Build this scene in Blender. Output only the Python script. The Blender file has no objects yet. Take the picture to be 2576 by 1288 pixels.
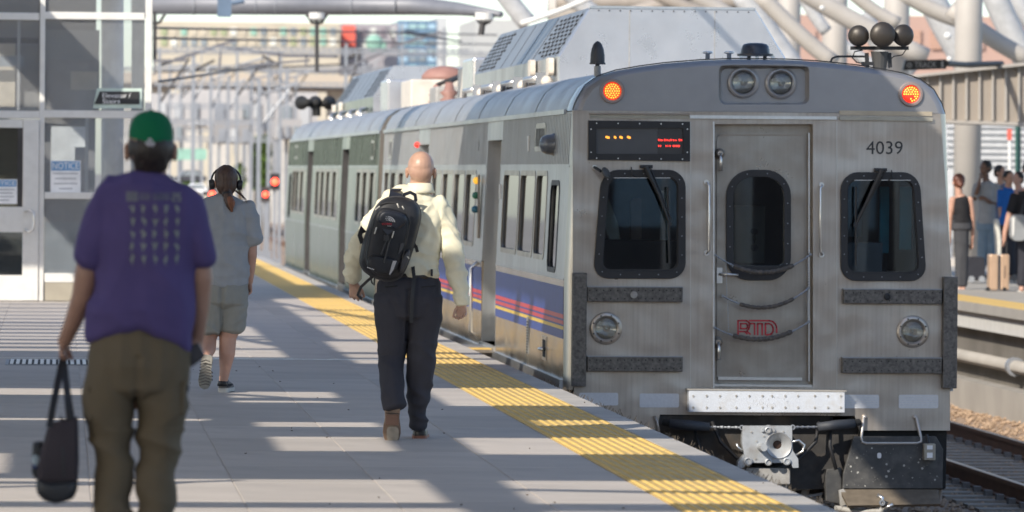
import bpy, bmesh, math, random
import numpy as np
from mathutils import Vector, Matrix, noise
from mathutils.geometry import tessellate_polygon
from mathutils.bvhtree import BVHTree
R_ = random.Random(7)
S = bpy.context.scene
COL = S.collection
rad = math.radians

# ------------------------------------------------------------------ camera
F = 13100.0            # focal length in layout units (layout picture is 2576 x 1288)
CAMZ = 1.70
YAW, PITCH, ROLL = rad(4.965), rad(0.936), rad(0.50)
cam_d = bpy.data.cameras.new('camera')
cam = bpy.data.objects.new('camera', cam_d); COL.objects.link(cam)
RM = Matrix.Rotation(-YAW, 3, 'Z') @ Matrix.Rotation(math.pi/2 - PITCH, 3, 'X') @ Matrix.Rotation(ROLL, 3, 'Z')
cam.matrix_world = Matrix.Translation((0, 0, CAMZ)) @ RM.to_4x4()
cam_d.sensor_width = 36.0
cam_d.lens = 36.0*F/2576.0
cam_d.clip_start = 0.5; cam_d.clip_end = 6000
cam_d.dof.use_dof = True
cam_d.dof.focus_distance = 36.5
cam_d.dof.aperture_fstop = 4.7
S.camera = cam

# ------------------------------------------------------------------ light
SUN_AZ, SUN_EL = rad(40), rad(33)          # from behind the camera, on its left
sd = Vector((-math.sin(SUN_AZ)*math.cos(SUN_EL), -math.cos(SUN_AZ)*math.cos(SUN_EL), math.sin(SUN_EL)))
W = bpy.data.worlds.new('World'); S.world = W; W.use_nodes = True
nt = W.node_tree; nt.nodes.clear()
sky = nt.nodes.new('ShaderNodeTexSky'); sky.sky_type = 'NISHITA'; sky.sun_disc = False
sky.sun_elevation = SUN_EL; sky.sun_rotation = math.atan2(sd.x, sd.y)
sky.altitude = 1600; sky.dust_density = 3.0; sky.air_density = 1.0
bg = nt.nodes.new('ShaderNodeBackground'); bg.inputs['Strength'].default_value = 0.15
wo = nt.nodes.new('ShaderNodeOutputWorld')
nt.links.new(sky.outputs[0], bg.inputs[0]); nt.links.new(bg.outputs[0], wo.inputs[0])
sun_d = bpy.data.lights.new('sun', 'SUN'); sun_d.energy = 3.6; sun_d.angle = rad(0.5); sun_d.color = (1.0, .92, .80)
sun = bpy.data.objects.new('sun', sun_d); COL.objects.link(sun)
sun.rotation_euler = sd.to_track_quat('Z', 'Y').to_euler()
sun.location = (-30, -30, 40)
S.view_settings.view_transform = 'Standard'; S.view_settings.look = 'None'
S.view_settings.gamma = 1.0; S.view_settings.use_curve_mapping = False
S.view_settings.exposure = 0.66
S.cycles.use_denoising = True
S.cycles.max_bounces = 7; S.cycles.transparent_max_bounces = 12
S.cycles.sample_clamp_indirect = 6.0

# ------------------------------------------------------------------ placing
def T(x, y, Y):
    """layout point (x, y) at world depth Y -> world point"""
    d = RM @ Vector(((x-1288)/F, -(y-644)/F, -1.0))
    t = Y/d.y
    return Vector((0, 0, CAMZ)) + d*t
def G(x, y, z=0.0):
    d = RM @ Vector(((x-1288)/F, -(y-644)/F, -1.0))
    return Vector((0, 0, CAMZ)) + d*((z-CAMZ)/d.z)

# ------------------------------------------------------------------ materials
MATS = {}
def M(name, col, rough=.6, metal=0., var=.12, sc=6., stretch=(1,1,1), bump=.0, bsc=None, coat=0., dirt=None, dsc=1.5, damt=.5, emit=None, estr=0., spec=.5, rvar=.0, wave=0., spots=None):
    m = bpy.data.materials.new(name); m.use_nodes = True
    n = m.node_tree.nodes; l = m.node_tree.links
    p = n['Principled BSDF']
    p.inputs['Roughness'].default_value = rough; p.inputs['Metallic'].default_value = metal
    p.inputs['Coat Weight'].default_value = coat
    p.inputs['Specular IOR Level'].default_value = spec
    tc = n.new('ShaderNodeTexCoord'); mp = n.new('ShaderNodeMapping'); mp.inputs['Scale'].default_value = stretch
    l.new(tc.outputs['Object'], mp.inputs[0])
    no = n.new('ShaderNodeTexNoise'); no.inputs['Scale'].default_value = sc; no.inputs['Detail'].default_value = 5
    l.new(mp.outputs[0], no.inputs['Vector'])
    mx = n.new('ShaderNodeMix'); mx.data_type = 'RGBA'
    a = [max(0, c*(1-var)) for c in col]; b = [min(1, c*(1+var)) for c in col]
    mx.inputs[6].default_value = (*a, 1); mx.inputs[7].default_value = (*b, 1)
    mr = n.new('ShaderNodeMapRange'); mr.inputs[1].default_value = .3; mr.inputs[2].default_value = .7
    l.new(no.outputs[0], mr.inputs[0]); l.new(mr.outputs[0], mx.inputs[0])
    out = mx.outputs[2]
    if dirt:
        d = n.new('ShaderNodeTexNoise'); d.inputs['Scale'].default_value = dsc; d.inputs['Detail'].default_value = 8; d.inputs['Roughness'].default_value = .65
        l.new(tc.outputs['Object'], d.inputs['Vector'])
        r = n.new('ShaderNodeMapRange'); r.inputs[1].default_value = .48; r.inputs[2].default_value = .72; r.inputs[4].default_value = damt
        l.new(d.outputs[0], r.inputs[0])
        m2 = n.new('ShaderNodeMix'); m2.data_type = 'RGBA'; m2.inputs[7].default_value = (*dirt, 1)
        l.new(r.outputs[0], m2.inputs[0]); l.new(out, m2.inputs[6]); out = m2.outputs[2]
        if rvar:
            rr_ = n.new('ShaderNodeMapRange'); rr_.inputs[1].default_value = .3; rr_.inputs[2].default_value = .7
            rr_.inputs[3].default_value = rough-rvar; rr_.inputs[4].default_value = rough+rvar
            l.new(d.outputs[0], rr_.inputs[0]); l.new(rr_.outputs[0], p.inputs['Roughness'])
    if spots:
        sn = n.new('ShaderNodeTexNoise'); sn.inputs['Scale'].default_value = spots[1]; sn.inputs['Detail'].default_value = 3
        l.new(tc.outputs['Object'], sn.inputs['Vector'])
        sr = n.new('ShaderNodeMapRange'); sr.inputs[1].default_value = spots[2]; sr.inputs[2].default_value = spots[2]+.05; sr.inputs[4].default_value = spots[3]
        l.new(sn.outputs[0], sr.inputs[0])
        m3 = n.new('ShaderNodeMix'); m3.data_type = 'RGBA'; m3.inputs[7].default_value = (*spots[0], 1)
        l.new(sr.outputs[0], m3.inputs[0]); l.new(out, m3.inputs[6]); out = m3.outputs[2]
    l.new(out, p.inputs['Base Color'])
    if bump:
        bn = n.new('ShaderNodeTexNoise'); bn.inputs['Scale'].default_value = bsc or sc*4; bn.inputs['Detail'].default_value = 4
        l.new(mp.outputs[0], bn.inputs['Vector'])
        bu = n.new('ShaderNodeBump'); bu.inputs['Strength'].default_value = min(1, bump*10); bu.inputs['Distance'].default_value = bump*.1
        l.new(bn.outputs[0], bu.inputs['Height']); l.new(bu.outputs[0], p.inputs['Normal'])
        if wave:
            wn = n.new('ShaderNodeTexNoise'); wn.inputs['Scale'].default_value = 1.7; wn.inputs['Detail'].default_value = 2
            l.new(tc.outputs['Object'], wn.inputs['Vector'])
            wb = n.new('ShaderNodeBump'); wb.inputs['Strength'].default_value = 1; wb.inputs['Distance'].default_value = wave
            l.new(wn.outputs[0], wb.inputs['Height']); l.new(wb.outputs[0], bu.inputs['Normal'])
    if emit:
        p.inputs['Emission Color'].default_value = (*emit, 1); p.inputs['Emission Strength'].default_value = estr
    MATS[name] = m
    return m
def glass_mat(name, tint, gl=.9, rough=.02, refl=(.9,.95,1)):
    m = bpy.data.materials.new(name); m.use_nodes = True
    n = m.node_tree.nodes; l = m.node_tree.links; n.clear()
    o = n.new('ShaderNodeOutputMaterial'); tr = n.new('ShaderNodeBsdfTransparent'); g = n.new('ShaderNodeBsdfGlossy')
    tr.inputs[0].default_value = (*tint, 1); g.inputs[0].default_value = (*refl, 1); g.inputs[1].default_value = rough
    fr = n.new('ShaderNodeFresnel'); fr.inputs[0].default_value = 1.5
    mu = n.new('ShaderNodeMath'); mu.operation = 'MULTIPLY_ADD'; mu.inputs[1].default_value = gl; mu.inputs[2].default_value = .02
    l.new(fr.outputs[0], mu.inputs[0])
    mx = n.new('ShaderNodeMixShader'); l.new(mu.outputs[0], mx.inputs[0]); l.new(tr.outputs[0], mx.inputs[1]); l.new(g.outputs[0], mx.inputs[2])
    l.new(mx.outputs[0], o.inputs[0])
    return m

V_ = (1, 1, .06)
steel   = M('stainless steel', (.44,.39,.34), .34, .72, .09, 40, (1,1,.03), .002, 60, dirt=(.27,.225,.185), dsc=1.3, damt=.40, rvar=.10, wave=.035, spots=((.15,.12,.10),38,.70,.6))  # broad mottling paints in soft reflections as well as stains
steelD  = M('door stainless', (.33,.295,.255), .34, .7, .06, 30, (1,1,.05), .003, 60, dirt=(.17,.145,.12), dsc=3.0, damt=.35, rvar=.08, wave=.025)
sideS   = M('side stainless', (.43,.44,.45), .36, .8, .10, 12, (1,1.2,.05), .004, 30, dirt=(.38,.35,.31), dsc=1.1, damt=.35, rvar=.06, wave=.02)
sideG   = M('side green reflection', (.155,.185,.155), .30, .75, .15, 12, (1,1.2,.05), .004, 30, dirt=(.30,.33,.27), dsc=1.1, damt=.4, rvar=.06)  # green in the colour stands in for reflections on the second car
capM    = M('silver roof paint', (.295,.288,.29), .36, .5, .04, 8, coat=.3, dirt=(.33,.33,.34), dsc=3, damt=.25, rvar=.05)
sideL   = M('warm glow lower stainless', (.50,.425,.335), .24, .9, .08, 12, (1,1.2,.05), .003, 30, dirt=(.40,.33,.25), dsc=1.1, damt=.35, rvar=.05, wave=.02)  # tan in the colour holds the warm bounce off the platform strip
roofM   = M('roof steel', (.36,.345,.335), .44, .6, .07, 5, (1,.3,1), .004, 9, dirt=(.42,.42,.42), dsc=1.6, damt=.35, rvar=.08)
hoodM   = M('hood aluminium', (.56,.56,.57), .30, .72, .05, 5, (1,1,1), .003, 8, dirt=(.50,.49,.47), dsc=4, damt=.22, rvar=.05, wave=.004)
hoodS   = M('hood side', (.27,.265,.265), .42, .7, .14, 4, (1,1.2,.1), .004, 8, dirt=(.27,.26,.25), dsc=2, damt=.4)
brightS = M('polished steel', (.70,.69,.67), .28, .9, .06, 20)
rubber  = M('black rubber', (.018,.018,.02), .55, 0, .2, 10)
black   = M('black paint', (.02,.02,.022), .45, 0, .2, 8)
blackM  = M('black matt', (.012,.012,.012), .8, 0, .2, 8)
wornB   = M('worn bumper', (.135,.125,.115), .62, .3, .3, 40, (1,1,1), .02, 90, dirt=(.04,.037,.034), dsc=26, damt=.9)
plateD  = M('dusty black plate', (.060,.060,.060), .58, .1, .2, 12, bump=.006, bsc=60, dirt=(.13,.125,.115), dsc=9, damt=.7)
whiteP  = M('white paint', (.66,.65,.62), .45, 0, .04, 10, dirt=(.52,.50,.46), dsc=6, damt=.35)
barW    = M('scuffed white bar', (.54,.57,.62), .42, .0, .04, 10, (1,1,.2), dirt=(.45,.43,.40), dsc=12, damt=.5)
reflW   = M('reflective tape', (.62,.63,.66), .35, .2, .06, 50)
coupM   = M('coupler casting', (.42,.44,.46), .5, .3, .12, 18, bump=.01, dirt=(.20,.17,.14), dsc=9, damt=.75)
greyC   = M('grey casting', (.36,.35,.33), .65, .1, .15, 12, bump=.01, dirt=(.18,.15,.12), dsc=9, damt=.7)
under   = M('underframe', (.045,.042,.04), .75, .2, .3, 9, bump=.01, dirt=(.11,.08,.055), dsc=5, damt=.6)
rustB   = M('brown rubber cable', (.085,.075,.068), .75, 0, .3, 40, bump=.01)
blue    = M('blue stripe', (.030,.060,.245), .45, 0, .08, 10, spec=.3)
red     = M('red stripe', (.50,.03,.04), .4, .1, .08, 10)
orange  = M('orange stripe', (.62,.17,.03), .4, .1, .08, 10)
yellowS = M('yellow stripe', (.70,.47,.05), .4, .1, .08, 10)
redL    = M('red logo', (.46,.025,.04), .5, 0, .1, 30)
ledR    = M('red lamp', (.5,.02,.01), .4, emit=(1,.03,.015), estr=.9)
ledO    = M('amber led', (.8,.3,.05), .4, emit=(1,.30,.03), estr=2.2)
ledS    = M('sign red', (.5,.02,.01), .4, emit=(1,.04,.03), estr=1.4)
ledA    = M('sign amber', (.5,.2,.01), .4, emit=(1,.38,.05), estr=1.1)
amberL  = M('amber lens', (.75,.38,.02), .3, emit=(1,.5,.05), estr=.5)
greenL  = M('green lens', (.01,.12,.07), .3)
tealL   = M('teal lens', (.01,.10,.16), .3)
redSig  = M('red signal', (.7,.05,.02), .4, emit=(1,.065,.03), estr=4)
lens    = M('lamp lens', (.6,.6,.55), .2, .3, .4, 30, coat=.6)
lampIn  = M('lamp reflector', (.34,.34,.31), .38, .7, .7, 45)
dispM   = M('display panel', (.075,.075,.08), .3, 0, .08, 6)
dispD   = M('display panel dark', (.045,.042,.042), .3, 0, .1, 6)
cabG    = glass_mat('cab glass', (.72,.77,.80), 1.6, .015, (.85,.93,1))
lampG   = glass_mat('lamp glass', (.92,.92,.90), .6)
sideGl  = glass_mat('side glass', (.12,.13,.14), 1.0, .05, (.75,.76,.78))
lobbyG  = glass_mat('lobby glass', (.90,.91,.92), .8, .02, (.8,.8,.82))
n_=lobbyG.node_tree.nodes; l_=lobbyG.node_tree.links; o_=[x for x in n_ if x.type=='OUTPUT_MATERIAL'][0]; src=o_.inputs[0].links[0].from_socket
df=n_.new('ShaderNodeBsdfDiffuse'); df.inputs[0].default_value=(.50,.51,.52,1); mm=n_.new('ShaderNodeMixShader'); mm.inputs[0].default_value=.17; l_.new(src,mm.inputs[1]); l_.new(df.outputs[0],mm.inputs[2]); l_.new(mm.outputs[0],o_.inputs[0])
inter   = M('cab interior', (.16,.18,.20), .7, 0, .2, 4)
interL  = M('cab panel light', (.40,.44,.46), .7, 0, .15, 4)
interB  = M('cab panel blue', (.03,.32,.40), .6)
conc    = M('platform concrete', (.46,.415,.375), .78, 0, .07, 1.6, bump=.012, bsc=55, dirt=(.34,.31,.285), dsc=1.1, damt=.75, spots=((.20,.18,.17),7,.70,.55))
concE   = M('edge concrete', (.42,.395,.365), .8, 0, .08, 3, bump=.02, bsc=60, dirt=(.24,.235,.225), dsc=2.5, damt=.6)
yellowT = M('yellow tactile', (.64,.43,.125), .6, 0, .09, 5, bump=.006, bsc=80, dirt=(.42,.32,.17), dsc=2.0, damt=.5)
jointM  = M('joint', (.16,.155,.15), .85)
concD   = M('dark concrete', (.17,.155,.135), .85, 0, .15, 1.5, bump=.01, dirt=(.09,.08,.065), dsc=.8, damt=.7)
concL   = M('light concrete', (.34,.32,.29), .8, 0, .1, 1.5, bump=.01, dirt=(.30,.28,.25), dsc=1, damt=.5)
ballM   = M('ballast', (.34,.24,.165), .9, 0, .35, 14, bump=.05, bsc=22, dirt=(.20,.15,.115), dsc=6, damt=.6)
stoneM  = M('ballast stone', (.36,.255,.17), .9, 0, .35, 5)
tieM    = M('concrete tie', (.30,.265,.22), .85, 0, .12, 6, bump=.01, dirt=(.25,.2,.15), dsc=4, damt=.6)
railM   = M('rail rust', (.22,.115,.065), .6, .3, .2, 10, dirt=(.12,.07,.045), dsc=5, damt=.6)
railT   = M('rail head', (.45,.38,.32), .35, .8, .1, 20)
clipM   = M('rail clip', (.20,.19,.18), .6, .3, .2, 20)
whiteS  = M('white steel', (.55,.54,.51), .45, .0, .05, 2, dirt=(.55,.54,.51), dsc=1, damt=.4)
creamS  = M('cream steel', (.40,.37,.335), .55, .0, .06, 1.2, dirt=(.33,.30,.26), dsc=.8, damt=.5)
beamT   = M('taupe girder', (.31,.27,.23), .6, .0, .08, 3, (1,1,.1), dirt=(.24,.20,.165), dsc=.8, damt=.5)
greyS   = M('grey steel', (.165,.17,.19), .5, .2, .08, 2, dirt=(.22,.22,.23), dsc=1, damt=.4)
blueS   = M('blue grey box', (.12,.17,.24), .5, .1, .1, 3)
galv    = M('galvanised steel', (.27,.285,.31), .5, .4, .1, 2)
darkS   = M('dark steel', (.045,.042,.042), .6, .2, .2, 4)
fabricW = M('white canopy fabric', (.72,.71,.68), .8, 0, .04, 1)
signB   = M('sign black', (.02,.02,.022), .5)
signW   = M('sign white', (.80,.80,.80), .5)
signBl  = M('sign blue', (.14,.30,.52), .5)
signPale= M('pale green edge', (.50,.60,.54), .4)
alu     = M('aluminium frame', (.72,.73,.74), .4, .25, .03, 3)
aluG    = M('grey frame', (.42,.43,.44), .4, .3, .03, 3)

# ------------------------------------------------------------------ object helpers
WL = {}                                       # world location of each parent
def tag(o, label=None, cat=None, group=None, kind=None):
    if label: o['label'] = label
    if cat: o['category'] = cat
    if group: o['group'] = group
    if kind: o['kind'] = kind
    return o
def empty(name, loc, label, cat, group=None):
    o = bpy.data.objects.new(name, None); COL.objects.link(o)
    o.location = loc; o.empty_display_size = .2
    WL[o] = Vector(loc)
    return tag(o, label, cat, group)
def wl(p):
    return WL.get(p, Vector((0,0,0))) if p else Vector((0,0,0))
class MB:
    def __init__(s): s.v = []; s.f = []
    def add(s, vs, fs):
        b = len(s.v); s.v += [Vector(v) for v in vs]; s.f += [tuple(i+b for i in f) for f in fs]; return s
    def box(s, a, b):
        x0,y0,z0 = a; x1,y1,z1 = b
        if x0>x1: x0,x1=x1,x0
        if y0>y1: y0,y1=y1,y0
        if z0>z1: z0,z1=z1,z0
        return s.add([(x0,y0,z0),(x1,y0,z0),(x1,y1,z0),(x0,y1,z0),(x0,y0,z1),(x1,y0,z1),(x1,y1,z1),(x0,y1,z1)],
                     [(0,3,2,1),(4,5,6,7),(0,1,5,4),(1,2,6,5),(2,3,7,6),(3,0,4,7)])
    def bar(s, p, q, w, h=None, up=(0,0,1)):
        p=Vector(p); q=Vector(q); h=h or w; t=(q-p).normalized(); u=Vector(up)
        if abs(t.dot(u))>.98: u=Vector((0,1,0))
        a=t.cross(u).normalized()*w/2; b=a.cross(t).normalized()*h/2
        vs=[p-a-b,p+a-b,p+a+b,p-a+b,q-a-b,q+a-b,q+a+b,q-a+b]
        return s.add(vs,[(0,3,2,1),(4,5,6,7),(0,1,5,4),(1,2,6,5),(2,3,7,6),(3,0,4,7)])
    def tube(s, pts, r, n=10, caps=True, close=False):
        pts=[Vector(p) for p in pts]; rs = r if isinstance(r,(list,tuple)) else [r]*len(pts)
        b=len(s.v); k=len(pts); prev=None
        for i,p in enumerate(pts):
            t=(pts[min(i+1,k-1)]-pts[max(i-1,0)])
            t = t.normalized() if t.length>1e-9 else Vector((0,0,1))
            if prev is None:
                u=Vector((0,0,1)) if abs(t.z)<.9 else Vector((1,0,0)); a=t.cross(u).normalized()
            else:
                a=(prev-t*prev.dot(t)).normalized()
            prev=a; c=t.cross(a)
            for j in range(n):
                an=2*math.pi*j/n; s.v.append(p+(a*math.cos(an)+c*math.sin(an))*rs[i])
        for i in range(k-1):
            for j in range(n):
                s.f.append((b+i*n+j,b+i*n+(j+1)%n,b+(i+1)*n+(j+1)%n,b+(i+1)*n+j))
        if caps:
            s.f.append(tuple(b+j for j in range(n-1,-1,-1))); s.f.append(tuple(b+(k-1)*n+j for j in range(n)))
        return s
    def cyl(s, p, q, r, r2=None, n=16): return s.tube([p,q],[r, r if r2 is None else r2],n)
    def lathe(s, c, axis, prof, n=24, caps=3):
        """prof: list of (distance along axis, radius)"""
        c=Vector(c); t=Vector(axis).normalized(); u=Vector((0,0,1)) if abs(t.z)<.9 else Vector((1,0,0))
        a=t.cross(u).normalized(); d=t.cross(a); b=len(s.v)
        for (h,r) in prof:
            for j in range(n):
                an=2*math.pi*j/n; s.v.append(c+t*h+(a*math.cos(an)+d*math.sin(an))*max(r,1e-5))
        for i in range(len(prof)-1):
            for j in range(n):
                s.f.append((b+i*n+j,b+i*n+(j+1)%n,b+(i+1)*n+(j+1)%n,b+(i+1)*n+j))
        if caps&1: s.f.append(tuple(b+j for j in range(n-1,-1,-1)))
        if caps&2: s.f.append(tuple(b+(len(prof)-1)*n+j for j in range(n)))
        return s
    def sphere(s, c, r, n=14, m=8, sc=(1,1,1)):
        c=Vector(c); b=len(s.v)
        for i in range(m+1):
            th=math.pi*i/m
            for j in range(n):
                ph=2*math.pi*j/n; s.v.append(c+Vector((r*sc[0]*math.sin(th)*math.cos(ph),r*sc[1]*math.sin(th)*math.sin(ph),r*sc[2]*math.cos(th))))
        for i in range(m):
            for j in range(n): s.f.append((b+i*n+j,b+(i+1)*n+j,b+(i+1)*n+(j+1)%n,b+i*n+(j+1)%n))
        return s
    def plate(s, outer, holes, f, d):
        """outer/holes: lists of 2D points; f(u,v)->world; d: extrusion vector"""
        loops=[outer]+list(holes)
        tri=tessellate_polygon([[Vector((u,v,0)) for u,v in lp] for lp in loops])
        flat=[p for lp in loops for p in lp]; n=len(flat); d=Vector(d)
        fr=[Vector(f(u,v)) for u,v in flat]; b=len(s.v)
        s.v+=fr+[p+d for p in fr]
        for t in tri: s.f.append((b+t[0],b+t[1],b+t[2])); s.f.append((b+n+t[2],b+n+t[1],b+n+t[0]))
        k=0
        for lp in loops:
            m=len(lp)
            for i in range(m):
                j=(i+1)%m; s.f.append((b+k+i,b+k+j,b+n+k+j,b+n+k+i))
            k+=m
        return s
    def build(s, name, mat, parent=None, smooth=False, label=None, cat=None, group=None, kind=None, bevel=0, angle=None):
        off=wl(parent)
        me=bpy.data.meshes.new(name); me.from_pydata([tuple(v-off) for v in s.v],[],s.f); me.validate()
        bm=bmesh.new(); bm.from_mesh(me); bmesh.ops.recalc_face_normals(bm,faces=bm.faces); bm.to_mesh(me); bm.free()
        me.materials.append(mat)
        o=bpy.data.objects.new(name,me); COL.objects.link(o)
        if parent: o.parent=parent; WL[o]=off
        else: WL[o]=Vector((0,0,0))
        if smooth:
            me.shade_smooth()
            if angle: me.set_sharp_from_angle(angle=rad(angle))
        if bevel:
            md=o.modifiers.new('bevel','BEVEL'); md.width=bevel; md.segments=2; md.limit_method='ANGLE'; md.angle_limit=rad(40)
        if parent and kind is None and name in ('rivets','bolts','bolt_holes','paint_chips','chain_links','side_ribbing','hood_grille','vent_slots','red_lettering','amber_lettering','led_cluster','tread_grooves','scratches','rust_runs','reflector_lines','sleeve_ribs','hanging_chain','small_print','stray_hair','cap_emblem','bars','heading_print'): kind='stuff'
        return tag(o,label,cat,group,kind)
def rootit(o, loc):
    """give a one-mesh thing its origin at loc"""
    loc=Vector(loc); o.data.transform(Matrix.Translation(-loc)); o.location=loc; WL[o]=loc; return o
def rr(x0,y0,x1,y1,r,n=6):
    rs = r if isinstance(r,(list,tuple)) else [r]*4     # tl tr br bl
    pts=[]
    for (cx,cy,a0,q) in ((x0,y0,180,0),(x1,y0,270,1),(x1,y1,0,2),(x0,y1,90,3)):
        q_=rs[q]; ox=cx+(q_ if cx==x0 else -q_); oy=cy+(q_ if cy==y0 else -q_)
        for i in range(n+1):
            a=rad(a0+90*i/n); pts.append((ox+q_*math.cos(a),oy+q_*math.sin(a)))
    return pts
def circ(cx,cy,r,n=24): return [(cx+r*math.cos(2*math.pi*i/n),cy+r*math.sin(2*math.pi*i/n)) for i in range(n)]
def copy_tree(o, parent=None):
    c=o.copy(); COL.objects.link(c)
    if parent: c.parent=parent
    for ch in [x for x in bpy.data.objects if x.parent==o]: copy_tree(ch,c)
    return c
def share(o, parent, loc):
    c=o.copy(); COL.objects.link(c); c.parent=parent; c.location=loc; return c
def text_mb(body, p0, p1, Y, d=.004, stretch=True, shear=0):
    """text filling the layout rectangle p0..p1 at depth Y, extruded by d"""
    cu=bpy.data.curves.new('t','FONT'); cu.body=body; cu.resolution_u=3; cu.shear=shear
    ob=bpy.data.objects.new('t',cu); COL.objects.link(ob)
    dg=bpy.context.evaluated_depsgraph_get(); dg.update()
    me=bpy.data.meshes.new_from_object(ob.evaluated_get(dg))
    vs=[v.co.copy() for v in me.vertices]; fs=[tuple(p.vertices) for p in me.polygons]
    bpy.data.objects.remove(ob); bpy.data.meshes.remove(me); bpy.data.curves.remove(cu)
    x0=min(v.x for v in vs); x1=max(v.x for v in vs); y0=min(v.y for v in vs); y1=max(v.y for v in vs)
    mb=MB(); out=[]
    for v in vs:
        u=(v.x-x0)/(x1-x0); w=(v.y-y0)/(y1-y0)
        out.append(T(p0[0]+(p1[0]-p0[0])*u, p1[1]+(p0[1]-p1[1])*w, Y))
    mb.add(out,fs)
    return mb

# ------------------------------------------------------------------ the setting
def struct(mb, name, mat, **k): return mb.build(name, mat, kind='structure', **k)
def bx(mb, x0, y0, x1, y1, Y, dep):
    """upright box whose front fills a layout rectangle at depth Y, going dep metres back"""
    xm=(x0+x1)/2; ym=(y0+y1)/2
    X0=T(x0,ym,Y).x; X1=T(x1,ym,Y).x; Z0=T(xm,y1,Y).z; Z1=T(xm,y0,Y).z
    return mb.box((X0,Y,Z0),(X1,Y+dep,Z1))

struct(MB().box((-900,-200,-1.95),(1100,2600,-1.75)), 'ground', M('far ground', (.36,.33,.29), .9, 0, .2, .05, dirt=(.20,.19,.14), dsc=.02, damt=.6))
struct(MB().box((3.97,-60,-1.745),(12.4,340,-1.44)), 'track_bed', ballM)
struct(MB().box((-60,101.2,-1.745),(3.96,340,-1.44)), 'rail_yard_ballast', M('pale ballast', (.40,.375,.35), .9, 0, .3, 8, bump=.03, bsc=12))
struct(MB().box((12.9,165,-1.745),(90,340,-1.44)), 'rail_yard_ballast', ballM)

# the platform under the walkers
PE=3.92
platform=MB().box((-9,-8,-.9),(PE-.04,101,-.003)).build('platform', conc, kind='structure')
struct(MB().box((-9,-8,-.0135),(3.115,21.98,0)).box((-9,22,-.0135),(-1.385,70.05,0)).box((-9,70.06,-.0135),(3.115,101,0)), 'platform_paving', conc)
gap=.0018
def slab_mesh(nm, x0, x1, ly):
    bm=bmesh.new(); 
    v=[bm.verts.new(p) for p in ((x0+gap,gap,-.013),(x1-gap,gap,-.013),(x1-gap,ly-gap,-.013),(x0+gap,ly-gap,-.013),
        (x0+gap+.004,gap+.004,0),(x1-gap-.004,gap+.004,0),(x1-gap-.004,ly-gap-.004,0),(x0+gap+.004,ly-gap-.004,0))]
    for f in ((4,5,6,7),(0,1,5,4),(1,2,6,5),(2,3,7,6),(3,0,4,7)): bm.faces.new([v[i] for i in f])
    me=bpy.data.meshes.new(nm); bm.to_mesh(me); bm.free(); return me
concs=[conc]+[M('platform concrete %s'%w, tuple(c*k for c in (.46,.415,.375)), .78, 0, .07, 1.6, bump=.012, bsc=55, dirt=(.34,.31,.285), dsc=1.1, damt=.75, spots=((.20,.18,.17),7,.70,.55)) for w,k in (('paler',1.05),('darker',.92))]
xs=[-1.38,-.605,.17,.945,1.72,2.495,3.115]
widths={}
for j in range(31):
    for i in range(6):
        w=round(xs[i+1]-xs[i],3)
        k=(w,R_.choice([0,0,1,2]))
        if k not in widths:
            widths[k]=slab_mesh('slab',0,w,1.55); widths[k].materials.append(concs[k[1]])
        o=bpy.data.objects.new('slab',widths[k]); COL.objects.link(o); o.parent=platform; o.location=(xs[i],22+j*1.55,0)
cm=slab_mesh('coping_stone',3.725,PE,1.55); cm.materials.append(concE)
for j in range(60):
    o=bpy.data.objects.new('coping_stone',cm); COL.objects.link(o); o.parent=platform; o.location=(0,8+j*1.55,0)
# tactile tiles with real domes
def tactile_mesh(x0,x1,ly,nx,ny,dome=True):
    mb=MB(); mb.box((x0+.003,.003,-.013),(x1-.003,ly-.003,.002))
    if dome:
        for i in range(nx):
            for j in range(ny):
                cx=x0+(i+.5)*(x1-x0)/nx; cy=(j+.5)*ly/ny; b=len(mb.v)
                for (r,z) in ((.019,.0015),(.012,.0075)):
                    for q in range(6): mb.v.append(Vector((cx+r*math.cos(q*math.pi/3),cy+r*1.15*math.sin(q*math.pi/3),z)))
                for q in range(6): mb.f.append((b+q,b+(q+1)%6,b+6+(q+1)%6,b+6+q))
                mb.f.append(tuple(b+6+q for q in range(6)))
    me=bpy.data.meshes.new('tactile_tile'); me.from_pydata([tuple(v) for v in mb.v],[],mb.f)
    bm=bmesh.new(); bm.from_mesh(me); bmesh.ops.recalc_face_normals(bm,faces=bm.faces); bm.to_mesh(me); bm.free()
    return me
yel2=M('yellow tactile worn', (.60,.41,.125), .62, 0, .1, 5, bump=.006, bsc=80, dirt=(.38,.29,.16), dsc=2.4, damt=.6)
tms=[]
for m_ in (yellowT,yel2):
    me=tactile_mesh(3.12,3.72,.61,10,10); me.materials.append(m_); tms.append(me)
for j in range(128):
    o=bpy.data.objects.new('tactile_tile',tms[0 if R_.random()<.6 else 1]); COL.objects.link(o); o.parent=platform; o.location=(0,22.4+j*.61,0)
MB().box((PE-.04,-8,-.10),(PE-.005,101,-.016)).build('edge_strip', darkS, platform)
mb=MB()
for i in range(60): mb.box((-.9+i*.004,0,0),(-.9+i*.004,0,0)) if False else None
mb.box((-3,46.42,.001),(3.1,46.47,.004)); mb.build('expansion_joint_strip', brightS, platform)
gr=empty('floor_grate',(-.05,45.3,0),'small slotted metal floor grate set in the platform paving left of the man in purple','grate')
mb=MB().box((-.46,44.75,.001),(.42,45.95,.006)); mb.build('frame', galv, gr)
mb=MB().box((-.43,44.80,.0065),(.39,45.90,.007)); mb.build('opening', blackM, gr)
mb=MB()
for i in range(16): mb.box((-.42+i*.052,44.80,.0075),(-.39+i*.052,45.90,.012))
mb.build('bars', brightS, gr)
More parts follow.
